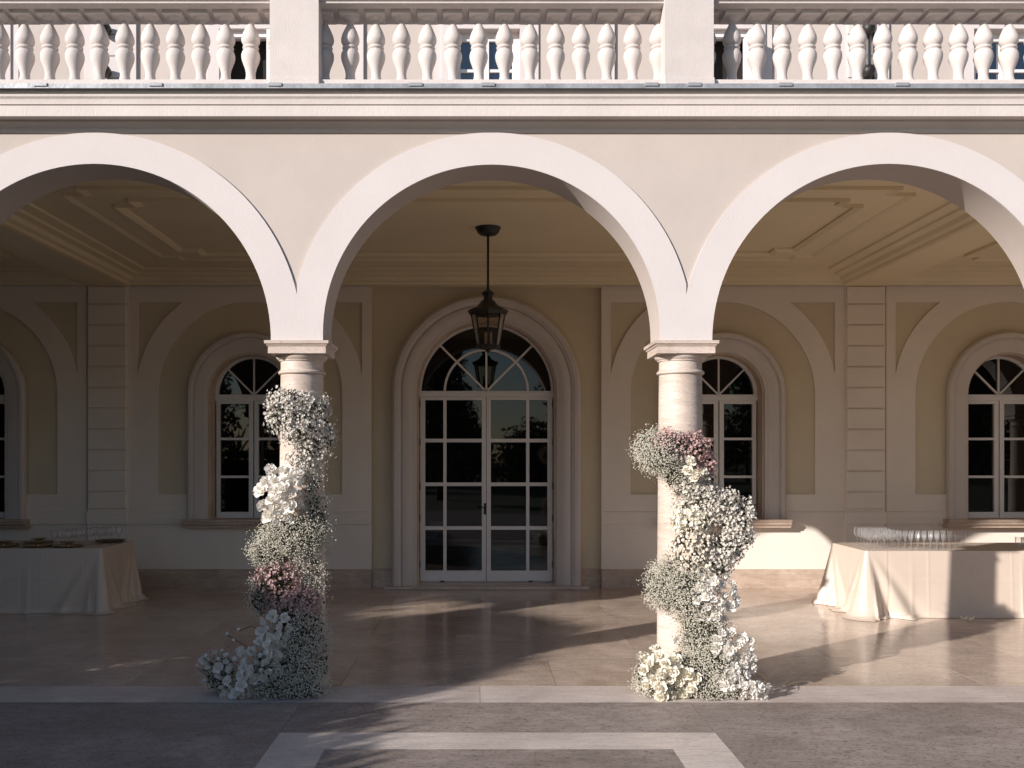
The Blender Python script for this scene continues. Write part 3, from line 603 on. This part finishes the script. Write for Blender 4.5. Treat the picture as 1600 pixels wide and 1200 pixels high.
# glasses
def glass_mesh(name, prof, n=14): return MB().lathe(prof, (0, 0, 0), n, cap=False).mesh(name, M['drink_glass'], fixn=False)
wine = glass_mesh('wine_glass', [(.0, .003), (.033, .001), (.033, .003), (.008, .008), (.006, .02), (.006, .085), (.012, .093), (.030, .115), (.038, .145), (.036, .175), (.031, .205), (.030, .205), (.034, .175), (.036, .145), (.028, .117), (.004, .098)])
tumb = glass_mesh('water_glass', [(.0, .002), (.027, .002), (.029, .01), (.034, .06), (.037, .125), (.0355, .125), (.032, .06), (.027, .014), (0, .012)])
flute = glass_mesh('champagne_flute', [(0, .003), (.030, .001), (.030, .003), (.007, .008), (.006, .02), (.006, .09), (.01, .10), (.022, .13), (.026, .16), (.024, .19), (.0232, .19), (.024, .16), (.019, .13), (0, .104)])
zt = TH + .0005
r = random.Random(4)
for i in range(5):
    for j in range(5):
        o = link('wine_glass', wine, None, (4.50 + j * .08 + i * .02 + r.uniform(-.004, .004), 3.40 + i * .15, zt))
        tag(o, 'clear stemmed wine glass in the front row of the left block on the sunlit table' if i == 0 else 'clear stemmed wine glass behind the front row of the left block on the sunlit table', 'wine glass', 'stemmed wine glasses on the right table')
for i in range(4):
    for j in range(9):
        o = link('champagne_flute', flute, None, (4.90 + j * .074 + r.uniform(-.004, .004) - i * .012, 3.27 + i * .13, zt))
        tag(o, ('clear footed glass in the front row of the dense block on the sunlit table' if i == 0 else 'clear footed glass behind the front row of the dense block on the sunlit table'), 'glass', 'footed glasses massed on the right table')
for i in range(2):
    for j in range(3):
        o = link('water_glass', tumb, None, (6.27 + j * .09, 3.4 + i * .13, zt)); tag(o, 'short clear tumbler at the far right edge of the right table', 'tumbler', 'tumblers at the right end of the right table')
for i in range(6):
    for j in range(3):
        o = link('wine_glass', wine, None, (-4.98 + j * .085 + i * .075 + r.uniform(-.005, .005), 3.58 + i * .11 , zt))
        tag(o, 'clear stemmed wine glass in the shaded group at the right end of the left table', 'wine glass', 'wine glasses on the left table')
# gilt trays with dishes on the left table
tray = MB().lathe([(0, .004), (.14, .004), (.165, .012), (.18, .022), (.182, .026), (.165, .018), (.14, .011), (0, .011)], (0, 0, 0), 32, cap=False).mesh('tray', M['gilt'])
dish = MB().lathe([(0, .012), (.04, .012), (.02, .02), (.02, .035), (.06, .05), (.09, .06), (.092, .064), (.05, .056), (0, .05)], (0, 0, 0), 24, cap=False).mesh('dish', M['gilt'])
bowl = MB().lathe([(0, .012), (.05, .012), (.075, .03), (.085, .06), (.08, .06), (.05, .02), (0, .018)], (0, 0, 0), 24, cap=False).mesh('bowl', M['drink_glass'], fixn=False)
for n_, (x, y, lb, st) in enumerate([(-5.62, 3.68, 'gilt tray with a footed dish at the left edge of the shaded table', 1), (-5.2, 3.66, 'gilt tray with stacked dishes, middle of the shaded table front', 2), (-4.98 - .05 + .12, 3.62 - .0, 'gilt tray with one low dish next to the wine glasses', 1), (-5.40, 4.1, 'gilt tray behind the front row of trays', 1), (-4.6, 4.28, 'dark tray by the back right corner of the shaded table', 0)]):
    if n_ == 2: x, y = -4.82 - .02, 3.63; 
    if n_ == 1: x = -5.21
    T = empty('serving_tray', lb, 'tray', (x - .0, y, zt), 'serving trays on the left table')
    a = link('tray', tray, T)
    if st >= 1: link('dish', dish, T); link('bowl', bowl, T, (.10, .05, 0), sc=.6)
    if st == 2: link('dish', dish, T, (0, 0, .05), sc=.75)
    if st == 0:
        a.data = tray.copy(); a.data.materials[0] = M['wood']; link('board', MB().box(-.1, .1, -.06, .06, .02, .035, .004).mesh('board', M['wood']), T)

# ------------------------------------------------------------------ flowers
def rot_mats(n, up=None, spread=1.0):
    """n random rotation matrices; local +Z goes to `up` (n,3) jittered by spread"""
    z = rng.normal(size=(n, 3)) * spread
    if up is not None: z = z + up
    z /= np.linalg.norm(z, axis=1)[:, None] + 1e-9
    a = rng.normal(size=(n, 3)); x = np.cross(a, z); x /= np.linalg.norm(x, axis=1)[:, None] + 1e-9; y = np.cross(z, x)
    return np.stack([x, y, z], axis=2)
def scatter(name, tv, tf, pos, rot, scl, m, parent=None, smooth=False):
    tv = np.array(tv, float); tf = np.array(tf, int); n = len(pos)
    V_ = np.einsum('nij,kj->nki', rot, tv) * np.asarray(scl)[:, None, None] + pos[:, None, :]
    F = tf[None] + (np.arange(n) * len(tv))[:, None, None]
    V_ = V_.reshape(-1, 3); F = F.reshape(-1, tf.shape[1]); k = tf.shape[1]
    me = bpy.data.meshes.new(name); me.vertices.add(len(V_)); me.vertices.foreach_set('co', V_.astype(np.float32).ravel())
    me.loops.add(F.size); me.loops.foreach_set('vertex_index', F.astype(np.int32).ravel())
    me.polygons.add(len(F)); me.polygons.foreach_set('loop_start', np.arange(0, F.size, k, dtype=np.int32)); me.polygons.foreach_set('loop_total', np.full(len(F), k, dtype=np.int32))
    me.polygons.foreach_set('use_smooth', np.full(len(F), smooth)); me.materials.append(m); me.update(calc_edges=True)
    o = link(name, me, parent); o['kind'] = 'stuff'; return o
OCT = ([(1, 0, 0), (0, 1, 0), (-1, 0, 0), (0, -1, 0), (0, 0, .75), (0, 0, -.75)], [(0, 1, 4), (1, 2, 4), (2, 3, 4), (3, 0, 4), (1, 0, 5), (2, 1, 5), (3, 2, 5), (0, 3, 5)])
def star(n=5, cup=.35, ctr=-.15):
    v = [(0, 0, ctr)]; f = []
    for i in range(n):
        a = 2 * math.pi * i / n; h = math.pi / n * .95
        v += [(.62 * math.cos(a - h), .62 * math.sin(a - h), cup * .5), (math.cos(a), math.sin(a), cup), (.62 * math.cos(a + h), .62 * math.sin(a + h), cup * .5)]
        k = 1 + 3 * i; f += [(0, k, k + 1), (0, k + 1, k + 2)]
    return v, f
STAR = star()
BUD = ([(.0, 0, -1)] + [(.8 * math.cos(a), .8 * math.sin(a), -.4) for a in np.arange(6) * math.pi / 3] + [(.75 * math.cos(a), .75 * math.sin(a), .6) for a in np.arange(6) * math.pi / 3] + [(0, 0, .35)],
       [(0, 1 + (i + 1) % 6, 1 + i) for i in range(6)] + [(1 + i, 1 + (i + 1) % 6, 7 + (i + 1) % 6) for i in range(6)] + [(1 + i, 7 + (i + 1) % 6, 7 + i) for i in range(6)] + [(7 + i, 7 + (i + 1) % 6, 13) for i in range(6)])
LEAF = ([(0, 0, 0), (.22, .5, .06), (0, 1, -.05), (-.22, .5, .06)], [(0, 1, 2), (0, 2, 3)])
STEM = ([(-.5, 0, 0), (.5, 0, 0), (0, 0, 1)], [(0, 1, 2)])

class Arr:
    """one floral arrangement: masses collected first, then written as stuff parts"""
    def __init__(s, name, label, cx):
        s.cx = cx; s.root = empty(name, label, 'floral arrangement', (0, 0, 0), 'flower arrangements on the columns'); s.m = {}; s.cores = []
    def sprigs(s, blobs, n, kind, size, per=9, spr=.03, shell=.72):
        tot = sum(b[2] * b[3] for b in blobs)
        for b in blobs:
            px, py, rx, ry = b[:4]; yy = b[4] if len(b) > 4 else -.20; ryd = b[5] if len(b) > 5 else max(.10, min(rx, ry) / 203 * .85)
            c = np.array(P(px, py, yy)); sc = (yy - CAMY) / FPX; rad = np.array([rx * sc, ryd, ry * sc]); k = max(1, int(n * b[2] * b[3] / tot / per))
            d = rng.normal(size=(k, 3)); d /= np.linalg.norm(d, axis=1)[:, None]; d[:, 1] -= .25; d /= np.linalg.norm(d, axis=1)[:, None]
            rr = shell + (1 - shell) * rng.random(k) ** .6
            # clumpy outline
            wob = 1 + .10 * np.sin(d[:, 0] * 9 + px) * np.sin(d[:, 2] * 8 + py) + rng.normal(size=k) * .05
            ctr = c + d * rad * (rr * wob)[:, None]
            p = (ctr[:, None, :] + rng.normal(size=(k, per, 3)) * spr).reshape(-1, 3); up = np.repeat(d, per, 0)
            keep = ((p[:, 0] - s.cx) ** 2 + p[:, 1] ** 2 > .188 ** 2) & (p[:, 2] > .012); p = p[keep]; up = up[keep]
            s.m.setdefault(kind, []).append((p, up, size * rng.uniform(.7, 1.25, len(p))))
            # stems from inside out to each sprig
            dirs = d + rng.normal(size=(k, 3)) * .15; root_ = ctr - dirs * rad * .45; keep = (root_[:, 2] > .02) & (ctr[:, 2] > .015) & ((ctr[:, 0] - s.cx) ** 2 + ctr[:, 1] ** 2 > .19 ** 2)
            s.m.setdefault('stem', []).append((root_[keep], (ctr - root_)[keep], None))
            s.cores.append((c, rad, max(60, int(rx * ry * .34))))
    def blooms(s, pts, mesh_list, y=-.30, r=(.040, .055), heart=None):
        for q in pts:
            px, py = q[0], q[1]; yy = q[2] if len(q) > 2 else y + random.uniform(-.04, .04); rr = q[3] if len(q) > 3 else random.uniform(*r)
            p = P(px, py, yy)
            if p.z < rr * .5: p.z = rr * .55
            d = Vector((random.gauss((p.x - s.cx) * 1.1, .55), -1, random.gauss(.35, .55))).normalized()
            me, ht = random.choice(mesh_list)
            o = link('bloom', me, s.root, p, d.to_track_quat('Z', 'Y').to_euler(), rr); o.scale = (rr * random.uniform(.8, 1.08), rr * random.uniform(.8, 1.08), rr * random.uniform(.75, 1.2))
            if ht: link('heart', ht, o)
    def write(s):
        spec = {'breath': (OCT, 'breath_white', 'babys_breath'), 'wax': (STAR, 'wax_white', 'wax_flowers'), 'pink': (STAR, 'dusty_pink', 'pink_statice'), 'bud': (BUD, 'bud_cream', 'cream_buds'), 'white': (STAR, 'bloom_cream', 'hydrangea_florets')}
        for k, ((tv, tf), mm, nm) in spec.items():
            if k in s.m:
                p = np.concatenate([a[0] for a in s.m[k]]); u = np.concatenate([a[1] for a in s.m[k]]); z = np.concatenate([a[2] for a in s.m[k]])
                scatter(nm, tv, tf, p, rot_mats(len(p), u, .45 if k != 'breath' else 1), z, M[mm], s.root)
        p = np.concatenate([a[0] for a in s.m['stem']]); dv = np.concatenate([a[1] for a in s.m['stem']]); ln = np.linalg.norm(dv, axis=1)
        rm = rot_mats(len(p), dv / ln[:, None] * 50, 1); rm = rm.copy(); rm[:, :, 0] *= (.004 / ln)[:, None]; 
        scatter('stems', *STEM, p, rm, ln, M['stem_brown'], s.root)
        P_, U_2, Z_ = [], [], []
        for c, rad, n in s.cores:
            d = rng.normal(size=(n, 3)); d /= np.linalg.norm(d, axis=1)[:, None]; q = c + d * rad * (rng.random(n) ** .4 * .82)[:, None]
            keep = ((q[:, 0] - s.cx) ** 2 + q[:, 1] ** 2 > .20 ** 2) & (q[:, 2] > .02); P_.append(q[keep]); U_2.append(d[keep]); Z_.append(rng.uniform(.03, .055, keep.sum()))
        scatter('foliage', *LEAF, np.concatenate(P_), rot_mats(sum(map(len, P_)), np.concatenate(U_2), 1), np.concatenate(Z_), M['sprig_green'], s.root)

def petal(mb, a, r0, e0, e1, L, W, z0, cup=.25, nu=5, nv=4, wav=.0):
    """petal leaving the axis at azimuth a, its elevation turning from e0 to e1"""
    rows = []; x, z = r0, z0
    for i in range(nu + 1):
        t = i / nu; e = R(e0 + (e1 - e0) * t); 
        if i: x += math.cos(e) * L / nu; z += math.sin(e) * L / nu
        w_ = 1.45 * W * (math.sin(math.pi * min(1, .16 + .56 * t)) ** .7) * (1 if t < .9 else .85)
        for j in range(nv + 1):
            s_ = j / nv * 2 - 1; ang = a + s_ * w_ / max(.5, x + .25)
            rr = x + (-cup * .3) * s_ * s_ * math.cos(e + math.pi / 2) * -1; zz = z + cup * s_ * s_ * math.cos(e) * .5 + wav * math.sin(s_ * 5 + a * 3) * t
            rows.append((rr * math.cos(ang), rr * math.sin(ang), zz))
    n = nv + 1
    mb.add(rows, [(i * n + j, i * n + j + 1, (i + 1) * n + j + 1, (i + 1) * n + j) for i in range(nu) for j in range(nv)], True)
def bloom_mesh(kind, seed, m):
    r_ = random.Random(seed); mb = MB()
    if kind == 'open':
        for ring, (n, e0, e1, Ln, W, z) in enumerate([(6, 5, 30, 1.0, .50, -.30), (6, 30, 60, .85, .42, -.25), (5, 55, 95, .68, .36, -.18), (5, 70, 100, .48, .28, -.1)]):
            for i in range(n): petal(mb, 2 * math.pi * (i + ring * .5) / n + r_.uniform(-.15, .15), .07, e0 + r_.uniform(-12, 12), e1 + r_.uniform(-20, 20), Ln * r_.uniform(.85, 1.1), W * .8, z, wav=.12)
    elif kind == 'rose':
        for ring, (n, e0, e1, Ln, W, z) in enumerate([(6, -5, 25, .95, .48, -.35), (6, 25, 75, .85, .44, -.28), (5, 45, 105, .80, .40, -.2), (5, 60, 120, .62, .34, -.1), (4, 75, 120, .45, .28, 0)]):
            for i in range(n): petal(mb, 2 * math.pi * (i + ring * .5) / n + r_.uniform(-.15, .15), .05, e0 + r_.uniform(-8, 8), e1 + r_.uniform(-12, 12), Ln * r_.uniform(.92, 1.08), W * .85, z, wav=.09)
    else:
        for ring, (n, e0, e1, Ln, W, z) in enumerate([(4, 40, 95, 1.1, .46, -.6), (4, 55, 110, .95, .40, -.5), (3, 70, 110, .8, .3, -.4)]):
            for i in range(n): petal(mb, 2 * math.pi * (i + ring * .5) / n + r_.uniform(-.15, .15), .05, e0, e1 + r_.uniform(-10, 10), Ln * r_.uniform(.9, 1.1), W, z)
    return mb.mesh('bloom', m, fixn=False)
heart = MB().lathe([(.0, -.1), (.12, -.05), (.13, .12), (.08, .22), (0, .25)], (0, 0, 0), 10, cap=False).mesh('heart', M['bloom_heart'])
OPENW = [(bloom_mesh('open', s_, M['bloom_white']), heart) for s_ in (1, 2, 3)] + [(bloom_mesh('rose', 8, M['bloom_white']), None)]
ROSEW = [(bloom_mesh('rose', s_, M['bloom_white']), None) for s_ in (4, 5)] + [(bloom_mesh('tulip', 9, M['bloom_white']), None), (bloom_mesh('open', 12, M['bloom_white']), None)]
ROSEC = [(bloom_mesh('rose', s_, M['bloom_cream']), None) for s_ in (6, 7)] + [(bloom_mesh('open', 13, M['bloom_cream']), None)]
TULIP = [(bloom_mesh('tulip', s_, M['bloom_white']), None) for s_ in (10, 11)]
def fill(blobs, n, dmin, rs=1):
    """spread spots over px ellipses with a minimum spacing; depth bulges towards the viewer at each blob's middle"""
    rr = random.Random(rs); out = []; t = 0
    while len(out) < n and t < 6000:
        t += 1; b = rr.choice(blobs); a = rr.uniform(0, 6.283); q = rr.random() ** .5
        x = b[0] + b[2] * q * math.cos(a); y = b[1] + b[3] * q * math.sin(a)
        if all((x - o[0]) ** 2 + (y - o[1]) ** 2 > dmin ** 2 for o in out): out.append((x, y, b[4] - (1 - q * q) * b[5] + rr.uniform(-.02, .02)))
    return out

cl_ = AX - SP / 2; cr_ = AX + SP / 2
A = Arr('flower_garland', 'white and blush flower garland climbing the left column nearly to its capital', cl_)
A.sprigs([(452, 632, 34, 26), (484, 640, 30, 30, -.12), (440, 655, 26, 16), (468, 665, 36, 30), (492, 680, 32, 34, -.10), (478, 715, 32, 30, -.14)], 4179, 'wax', 0.0128, per=6, spr=.022)
A.sprigs([(484, 755, 20, 42, -.12), (488, 800, 26, 40, -.12)], 2320, 'breath', 0.0057)
A.sprigs([(455, 835, 46, 34), (492, 830, 22, 36, -.1), (420, 860, 30, 26)], 7586, 'breath', 0.0057, spr=.028)
A.sprigs([(438, 905, 36, 28), (455, 940, 40, 26), (478, 955, 22, 36, -.2)], 2470, 'pink', 0.0133, per=7, spr=.022)
A.sprigs([(480, 880, 28, 50, -.12), (486, 940, 22, 50, -.12)], 2600, 'breath', .0058)
A.sprigs([(405, 930, 14, 34), (488, 905, 18, 50, -.05)], 1606, 'breath', 0.0057)
A.sprigs([(466, 990, 46, 50, -.22), (452, 1045, 56, 52, -.28), (490, 1030, 26, 60, -.1), (425, 1060, 40, 40, -.36), (345, 1055, 30, 34, -.25), (470, 1080, 44, 26, -.36)], 16957, 'breath', 0.0058, spr=.03)
A.blooms(fill([(436, 775, 30, 42, -.26, .12), (468, 760, 8, 22, -.26, .05)], 24, 14, 3), ROSEW, r=(.052, .068))
A.blooms([(422, 733, -.28, .047), (455, 742), (470, 748, -.25, .04)], ROSEW)
A.blooms(fill([(430, 985, 26, 26, -.38, .08), (400, 1040, 36, 34, -.42, .12), (372, 1060, 32, 38, -.42, .1), (345, 1033, 28, 16, -.38, .06), (415, 1020, 24, 24, -.42, .08)], 72, 11.2, 5), OPENW + TULIP, r=(.038, .056))
A.blooms([(355, 990, -.40, .032), (373, 983, -.4, .032), (365, 1000, -.42, .034), (308, 1041, -.42, .034), (322, 1024, -.42, .034), (347, 1016, -.42, .03), (445, 963, -.38, .036), (320, 1063, -.42, .036)], TULIP)
st = MB()
for pts_ in ([(355, 992, -.40), (385, 1010, -.38), (400, 1030, -.36)], [(373, 986, -.4), (392, 978, -.38), (410, 985, -.34)], [(318, 1028, -.42), (345, 1050, -.40), (360, 1062, -.38)], [(308, 1043, -.42), (325, 1058, -.4), (350, 1065, -.38)]): st.tube([P(*p) for p in pts_], .003, 5)
st.build('flower_stem', M['stem_brown'], A.root); A.write()

A = Arr('flower_garland', 'white garland zigzagging across the right column with a blush cluster at its top', cr_)
A.sprigs([(1030, 708, 36, 34, -.18, .2), (1015, 700, 24, 26), (1055, 735, 26, 24)], 5532, 'breath', 0.0056, spr=.03)
A.sprigs([(1045, 688, 28, 15, -.24), (1080, 700, 30, 24, -.22), (1104, 726, 13, 22, -.16)], 1430, 'pink', 0.0128, per=7, spr=.02)
A.sprigs([(1088, 762, 24, 18, -.2), (1105, 778, 26, 22, -.2), (1125, 790, 34, 26, -.18), (1148, 815, 28, 28, -.15), (1150, 835, 26, 24, -.15), (1132, 858, 30, 26, -.18), (1118, 880, 26, 26, -.18), (1168, 800, 8, 16, -.15)], 5054, 'wax', 0.0128, per=6, spr=.021)
A.sprigs([(1075, 765, 30, 24, -.16), (1100, 800, 34, 22, -.16)], 2320, 'breath', 0.0056)
A.sprigs([(1075, 815, 26, 18, -.24), (1068, 800, 10, 16, -.22), (1090, 815, 22, 16, -.2)], 700, 'white', .020, per=5, spr=.022)
A.sprigs([(1080, 850, 30, 24, -.24), (1078, 872, 28, 20, -.24)], 620, 'bud', .0145, per=4, spr=.02)
A.sprigs([(1036, 915, 26, 38, -.14, .16), (1055, 900, 28, 36, -.2)], 5801, 'breath', 0.0056, spr=.03)
A.sprigs([(1082, 930, 38, 52, -.24), (1098, 985, 38, 48, -.26), (1110, 1040, 48, 50, -.28), (1090, 1020, 34, 50, -.2), (1120, 1082, 58, 22, -.40), (1010, 1060, 20, 34, -.24), (1030, 1075, 28, 16, -.4)], 18296, 'breath', 0.0058, spr=.028)
A.blooms([(1080, 720, -.34, .055), (1090, 740, -.36, .05), (1074, 735, -.34, .045), (1099, 737, -.30, .05), (1084, 747, -.34, .04)], ROSEC)
A.blooms(fill([(1108, 935, 26, 34, -.34, .08), (1135, 930, 18, 28, -.3, .04), (1120, 960, 16, 14, -.36, .04)], 34, 11.5, 7), OPENW, r=(.038, .054))
A.blooms(fill([(1130, 1000, 16, 18, -.38, .05), (1140, 1020, 14, 16, -.38, .05), (1165, 1030, 18, 36, -.36, .05), (1150, 1065, 28, 26, -.44, .06), (1175, 1080, 18, 18, -.46, .04), (1170, 1010, 8, 14, -.34, .02)], 54, 11.5, 8), OPENW, r=(.038, .055))
A.blooms(fill([(1036, 1055, 34, 30, -.42, .1), (1022, 1030, 18, 18, -.36, .06), (1065, 1065, 22, 20, -.46, .06), (1040, 1078, 22, 12, -.48, .04)], 40, 13, 9), ROSEC, r=(.048, .064))
A.blooms([(1197, 1073, -.46, .04), (1195, 1092, -.46, .036), (1188, 1076, -.47, .034), (1150, 944, -.3, .028), (1058, 1000, -.3, .036)], OPENW)
st = MB(); st.tube([P(1185, 1050, -.36), P(1199, 1062, -.42), P(1196, 1070, -.45)], .003, 5); st.build('flower_stem', M['stem_brown'], A.root); A.write()
pt = MB()
for i in range(5): petal(pt, i * 1.3, .012, 8, 35, .075, .04, .004, cup=.05)
px_ = P(1512, 971, 0); zz = 1480 * 1.8 / (971 - 715)
o = pt.build('fallen_petals', M['bloom_cream'], None, ((1512 - 750) / 1480 * zz, zz - 7.5, .004), fixn=False); tag(o, 'small pile of fallen pale petals on the shaded floor before the right table', 'petals')

# ------------------------------------------------------------------ garden behind the viewer: it throws the leaf shade and shows in the panes
dv = Vector((math.sin(SUN_AZ), math.cos(SUN_AZ))); nv_ = Vector((math.cos(SUN_AZ), -math.sin(SUN_AZ)))
def spot(u, s): q = dv * s + nv_ * u; return q.x, q.y
TAN = math.tan(SUN_EL)
def shade_h(w_, s): return w_ - TAN * s       # height that throws a shade edge to level w_ over the facade line
def tree(x, y, blobs, trunk_h, n, leaf, label, name='tree', cat='tree', tr=.16, group=None):
    T = empty(name, label, cat, (x, y, -.1), group)
    lim = [[(0, 0, 0), (.05, .03, trunk_h * .5), (0, 0, trunk_h)]]
    mb = MB().tube(lim[0], [tr, tr * .75, tr * .5], 8)
    for bx_, by_, bz, *_ in blobs[:7]: mb.tube([(0, 0, trunk_h * .8), (bx_ * .5, by_ * .5, (trunk_h * .8 + bz) / 2), (bx_, by_, bz)], [tr * .45, tr * .25, .02], 5)
    mb.build('trunk', M['bark'], T)
    ps, us = [], []; tot = sum(b[3] ** 2 for b in blobs)
    for b in blobs:
        k = int(n * b[3] ** 2 / tot); d = rng.normal(size=(k, 3)); d /= np.linalg.norm(d, axis=1)[:, None]
        ps.append(np.array(b[:3]) + d * b[3] * np.array([1, 1, b[4] if len(b) > 4 else .8]) * (rng.random(k) ** .45)[:, None]); us.append(d)
    p = np.concatenate(ps); scatter('crown', *LEAF, p, rot_mats(len(p), np.concatenate(us), 1), leaf * rng.uniform(.7, 1.3, len(p)), M['leaf'], T)
    return T
def blobs_line(u0, u1, s, top, rad, dn, rs):
    rr = random.Random(rs); out = []; n = int((u1 - u0) / dn)
    for i in range(n + 1):
        u = u0 + (u1 - u0) * i / n; t = top(u); q = rr.uniform(.8, 1.15) * rad
        out.append((u, t - q * .8 + rr.uniform(-.1, .1), q))
    return out
S0 = -13.5
def hedge(u0, u1, top, label, rs, n=9000):
    uc = (u0 + u1) / 2; x, y = spot(uc, S0); bl = []
    for u, z, q in blobs_line(u0, u1, S0, top, .75, .5, rs):
        xx, yy = spot(u, S0); k = z
        while k > .6: bl.append((xx - x, yy - y, k, q, .8)); k -= .95
    return tree(x, y, bl, 2.6, int(n * 1.1), .27, label, 'garden_tree')
top_l = lambda u: shade_h(3.0 + .3 * math.sin(u * 2), S0)
hedge(-17, -12.5, top_l, 'broad leafy garden tree farthest left of the terrace', 11, 16000)
hedge(-12.5, -8.6, top_l, 'broad leafy garden tree far left of the terrace', 1, 22000)
hedge(-8.6, -4.9, top_l, 'broad leafy garden tree left of the terrace', 2, 26000)
x, y = spot(-3.75, S0); cr = []
for a in range(5):
    for b in range(4):
        xx, yy = spot(-4.5 + a * .36, S0); cr.append((xx - x, yy - y, shade_h(1.35 + b * .5, S0), .42, .9))
tree(x, y, cr, shade_h(1.1, S0), 9000, .2, 'slender garden tree with a high clipped crown', 'garden_tree', tr=.07)
hedge(-4.6, -3.1, lambda u: shade_h(.50, S0), 'low rounded garden tree behind the viewer', 3, 9000)
x, y = spot(-2.0, S0); cr = []
for a in range(5):
    xx, yy = spot(-2.75 + a * .36, S0)
    for b in range(2): cr.append((xx - x, yy - y, shade_h(.46 + b * .22, S0), .27, .8))
tree(x, y, cr, shade_h(.3, S0), 5200, .18, 'slender garden tree with a small flat crown', 'garden_tree', tr=.05)
hedge(-1.35, -.75, lambda u: shade_h(.42 + .1 * math.sin(5 * u), S0), 'lowest rounded garden tree behind the viewer', 4, 6000)
hedge(-.7, .1, lambda u: shade_h(-.55 + .1 * math.sin(6 * u), S0), 'small rounded garden tree under the palm behind the viewer', 6, 7000)
# unseen potted yuccas added in place of palms, blades shaped to streak shade
def yucca(u, s, wc, nb, L, label, rs, wid=.028):
    rr = random.Random(rs); x, y = spot(u, s); h = shade_h(wc, s); T = empty('shade_yucca', label, 'yucca', (x, y, 0), 'yuccas added beside the viewer for shade streaks')
    MB().lathe([(.16, 0), (.20, .02), (.25, .38), (.27, .40), (.27, .44), (.24, .44), (.23, .40), (0, .40)], (0, 0, 0), 20, cap=False).build('pot', M['plinth_stone'], T, fixn=False)
    MB().tube([(0, 0, .39), (.03, .02, h * .6), (0, 0, h)], [.07, .055, .045], 8).build('trunk', M['bark'], T); mb = MB()
    for i in range(nb):
        a = i * 2.39996 + rr.uniform(-.2, .2); e = math.asin(rr.uniform(.62, .995)); d = Vector((math.cos(a) * math.cos(e), math.sin(a) * math.cos(e), math.sin(e))); sd = d.cross(Vector((0, 0, 1))).normalized(); ln = L * rr.uniform(.75, 1.1)
        o = Vector((0, 0, h + rr.uniform(-.15, .1))); row = []
        for t, q in ((0, .6), (.35, 1), (.7, .8), (1, .02)):
            p = o + d * ln * t + Vector((0, 0, -.12 * t * t * L)); row += [p - sd * wid * q, p + sd * wid * q]
        mb.add(row, [(0, 1, 3, 2), (2, 3, 5, 4), (4, 5, 7, 6)])
    mb.build('blades', M['leaf'], T, fixn=False)
yucca(-.05, -9.5, -1.05, 26, 1.15, 'unseen potted yucca added for shade streaks, nearest the middle of the terrace', 1, .036)
yucca(.75, -9.0, -1.25, 22, 1.0, 'lowest unseen potted yucca added left of the viewer for shade streaks', 2, .036)
yucca(-1.5, -9.4, -.5, 20, 1.05, 'unseen potted yucca added before the left arch for shade streaks', 3, .036)
yucca(-4.1, -9.2, .30, 18, .6, 'tall unseen potted yucca added farthest left for shade streaks', 4, .03)
H_ = empty('shade_hedge', 'unseen clipped box hedge added left of the terrace to shade the foreground', 'hedge', (-5.3, -3.9, 0))  # unseen hedge, added to block sky light from the left foreground
MB().box(-.25, .25, -2.6, 2.6, 0, 1.75).build('branches', M['bark'], H_)
q = rng.uniform(-1, 1, (9000, 3)); ax = rng.integers(0, 3, 9000); q[np.arange(9000), ax] = np.sign(q[np.arange(9000), ax]); q[:, 2] = np.abs(q[:, 2])
q = q * np.array([.36, 2.72, 1.88]) + rng.normal(size=(9000, 3)) * .02; q[:, 2] = np.maximum(q[:, 2], .03)
scatter('foliage', *LEAF, q, rot_mats(9000), rng.uniform(.06, .10, 9000), M['leaf'], H_)
tree(-1.6, -21, [(0, 0, 2.5 + k * 1.1, 1.55 - k * .17, 1) for k in range(8)], 9, 12000, .22, 'tall dark conifer seen in the door panes', 'conifer')
for i in range(16):
    x = -42 + i * 5.6 + random.uniform(-1, 1); h = random.uniform(3.4, 4.6) if abs(x) < 6 else random.uniform(11, 14)
    tree(x, -52 + random.uniform(-5, 5), [(random.uniform(-1.6, 1.6), random.uniform(-1, 1), h * (.15 + .75 * q / 8), random.uniform(1.6, 2.6), .8) for q in range(9)], h * .6, 4200, .55, 'garden tree in the far row across the lawn', 'garden_tree', group='far garden trees')
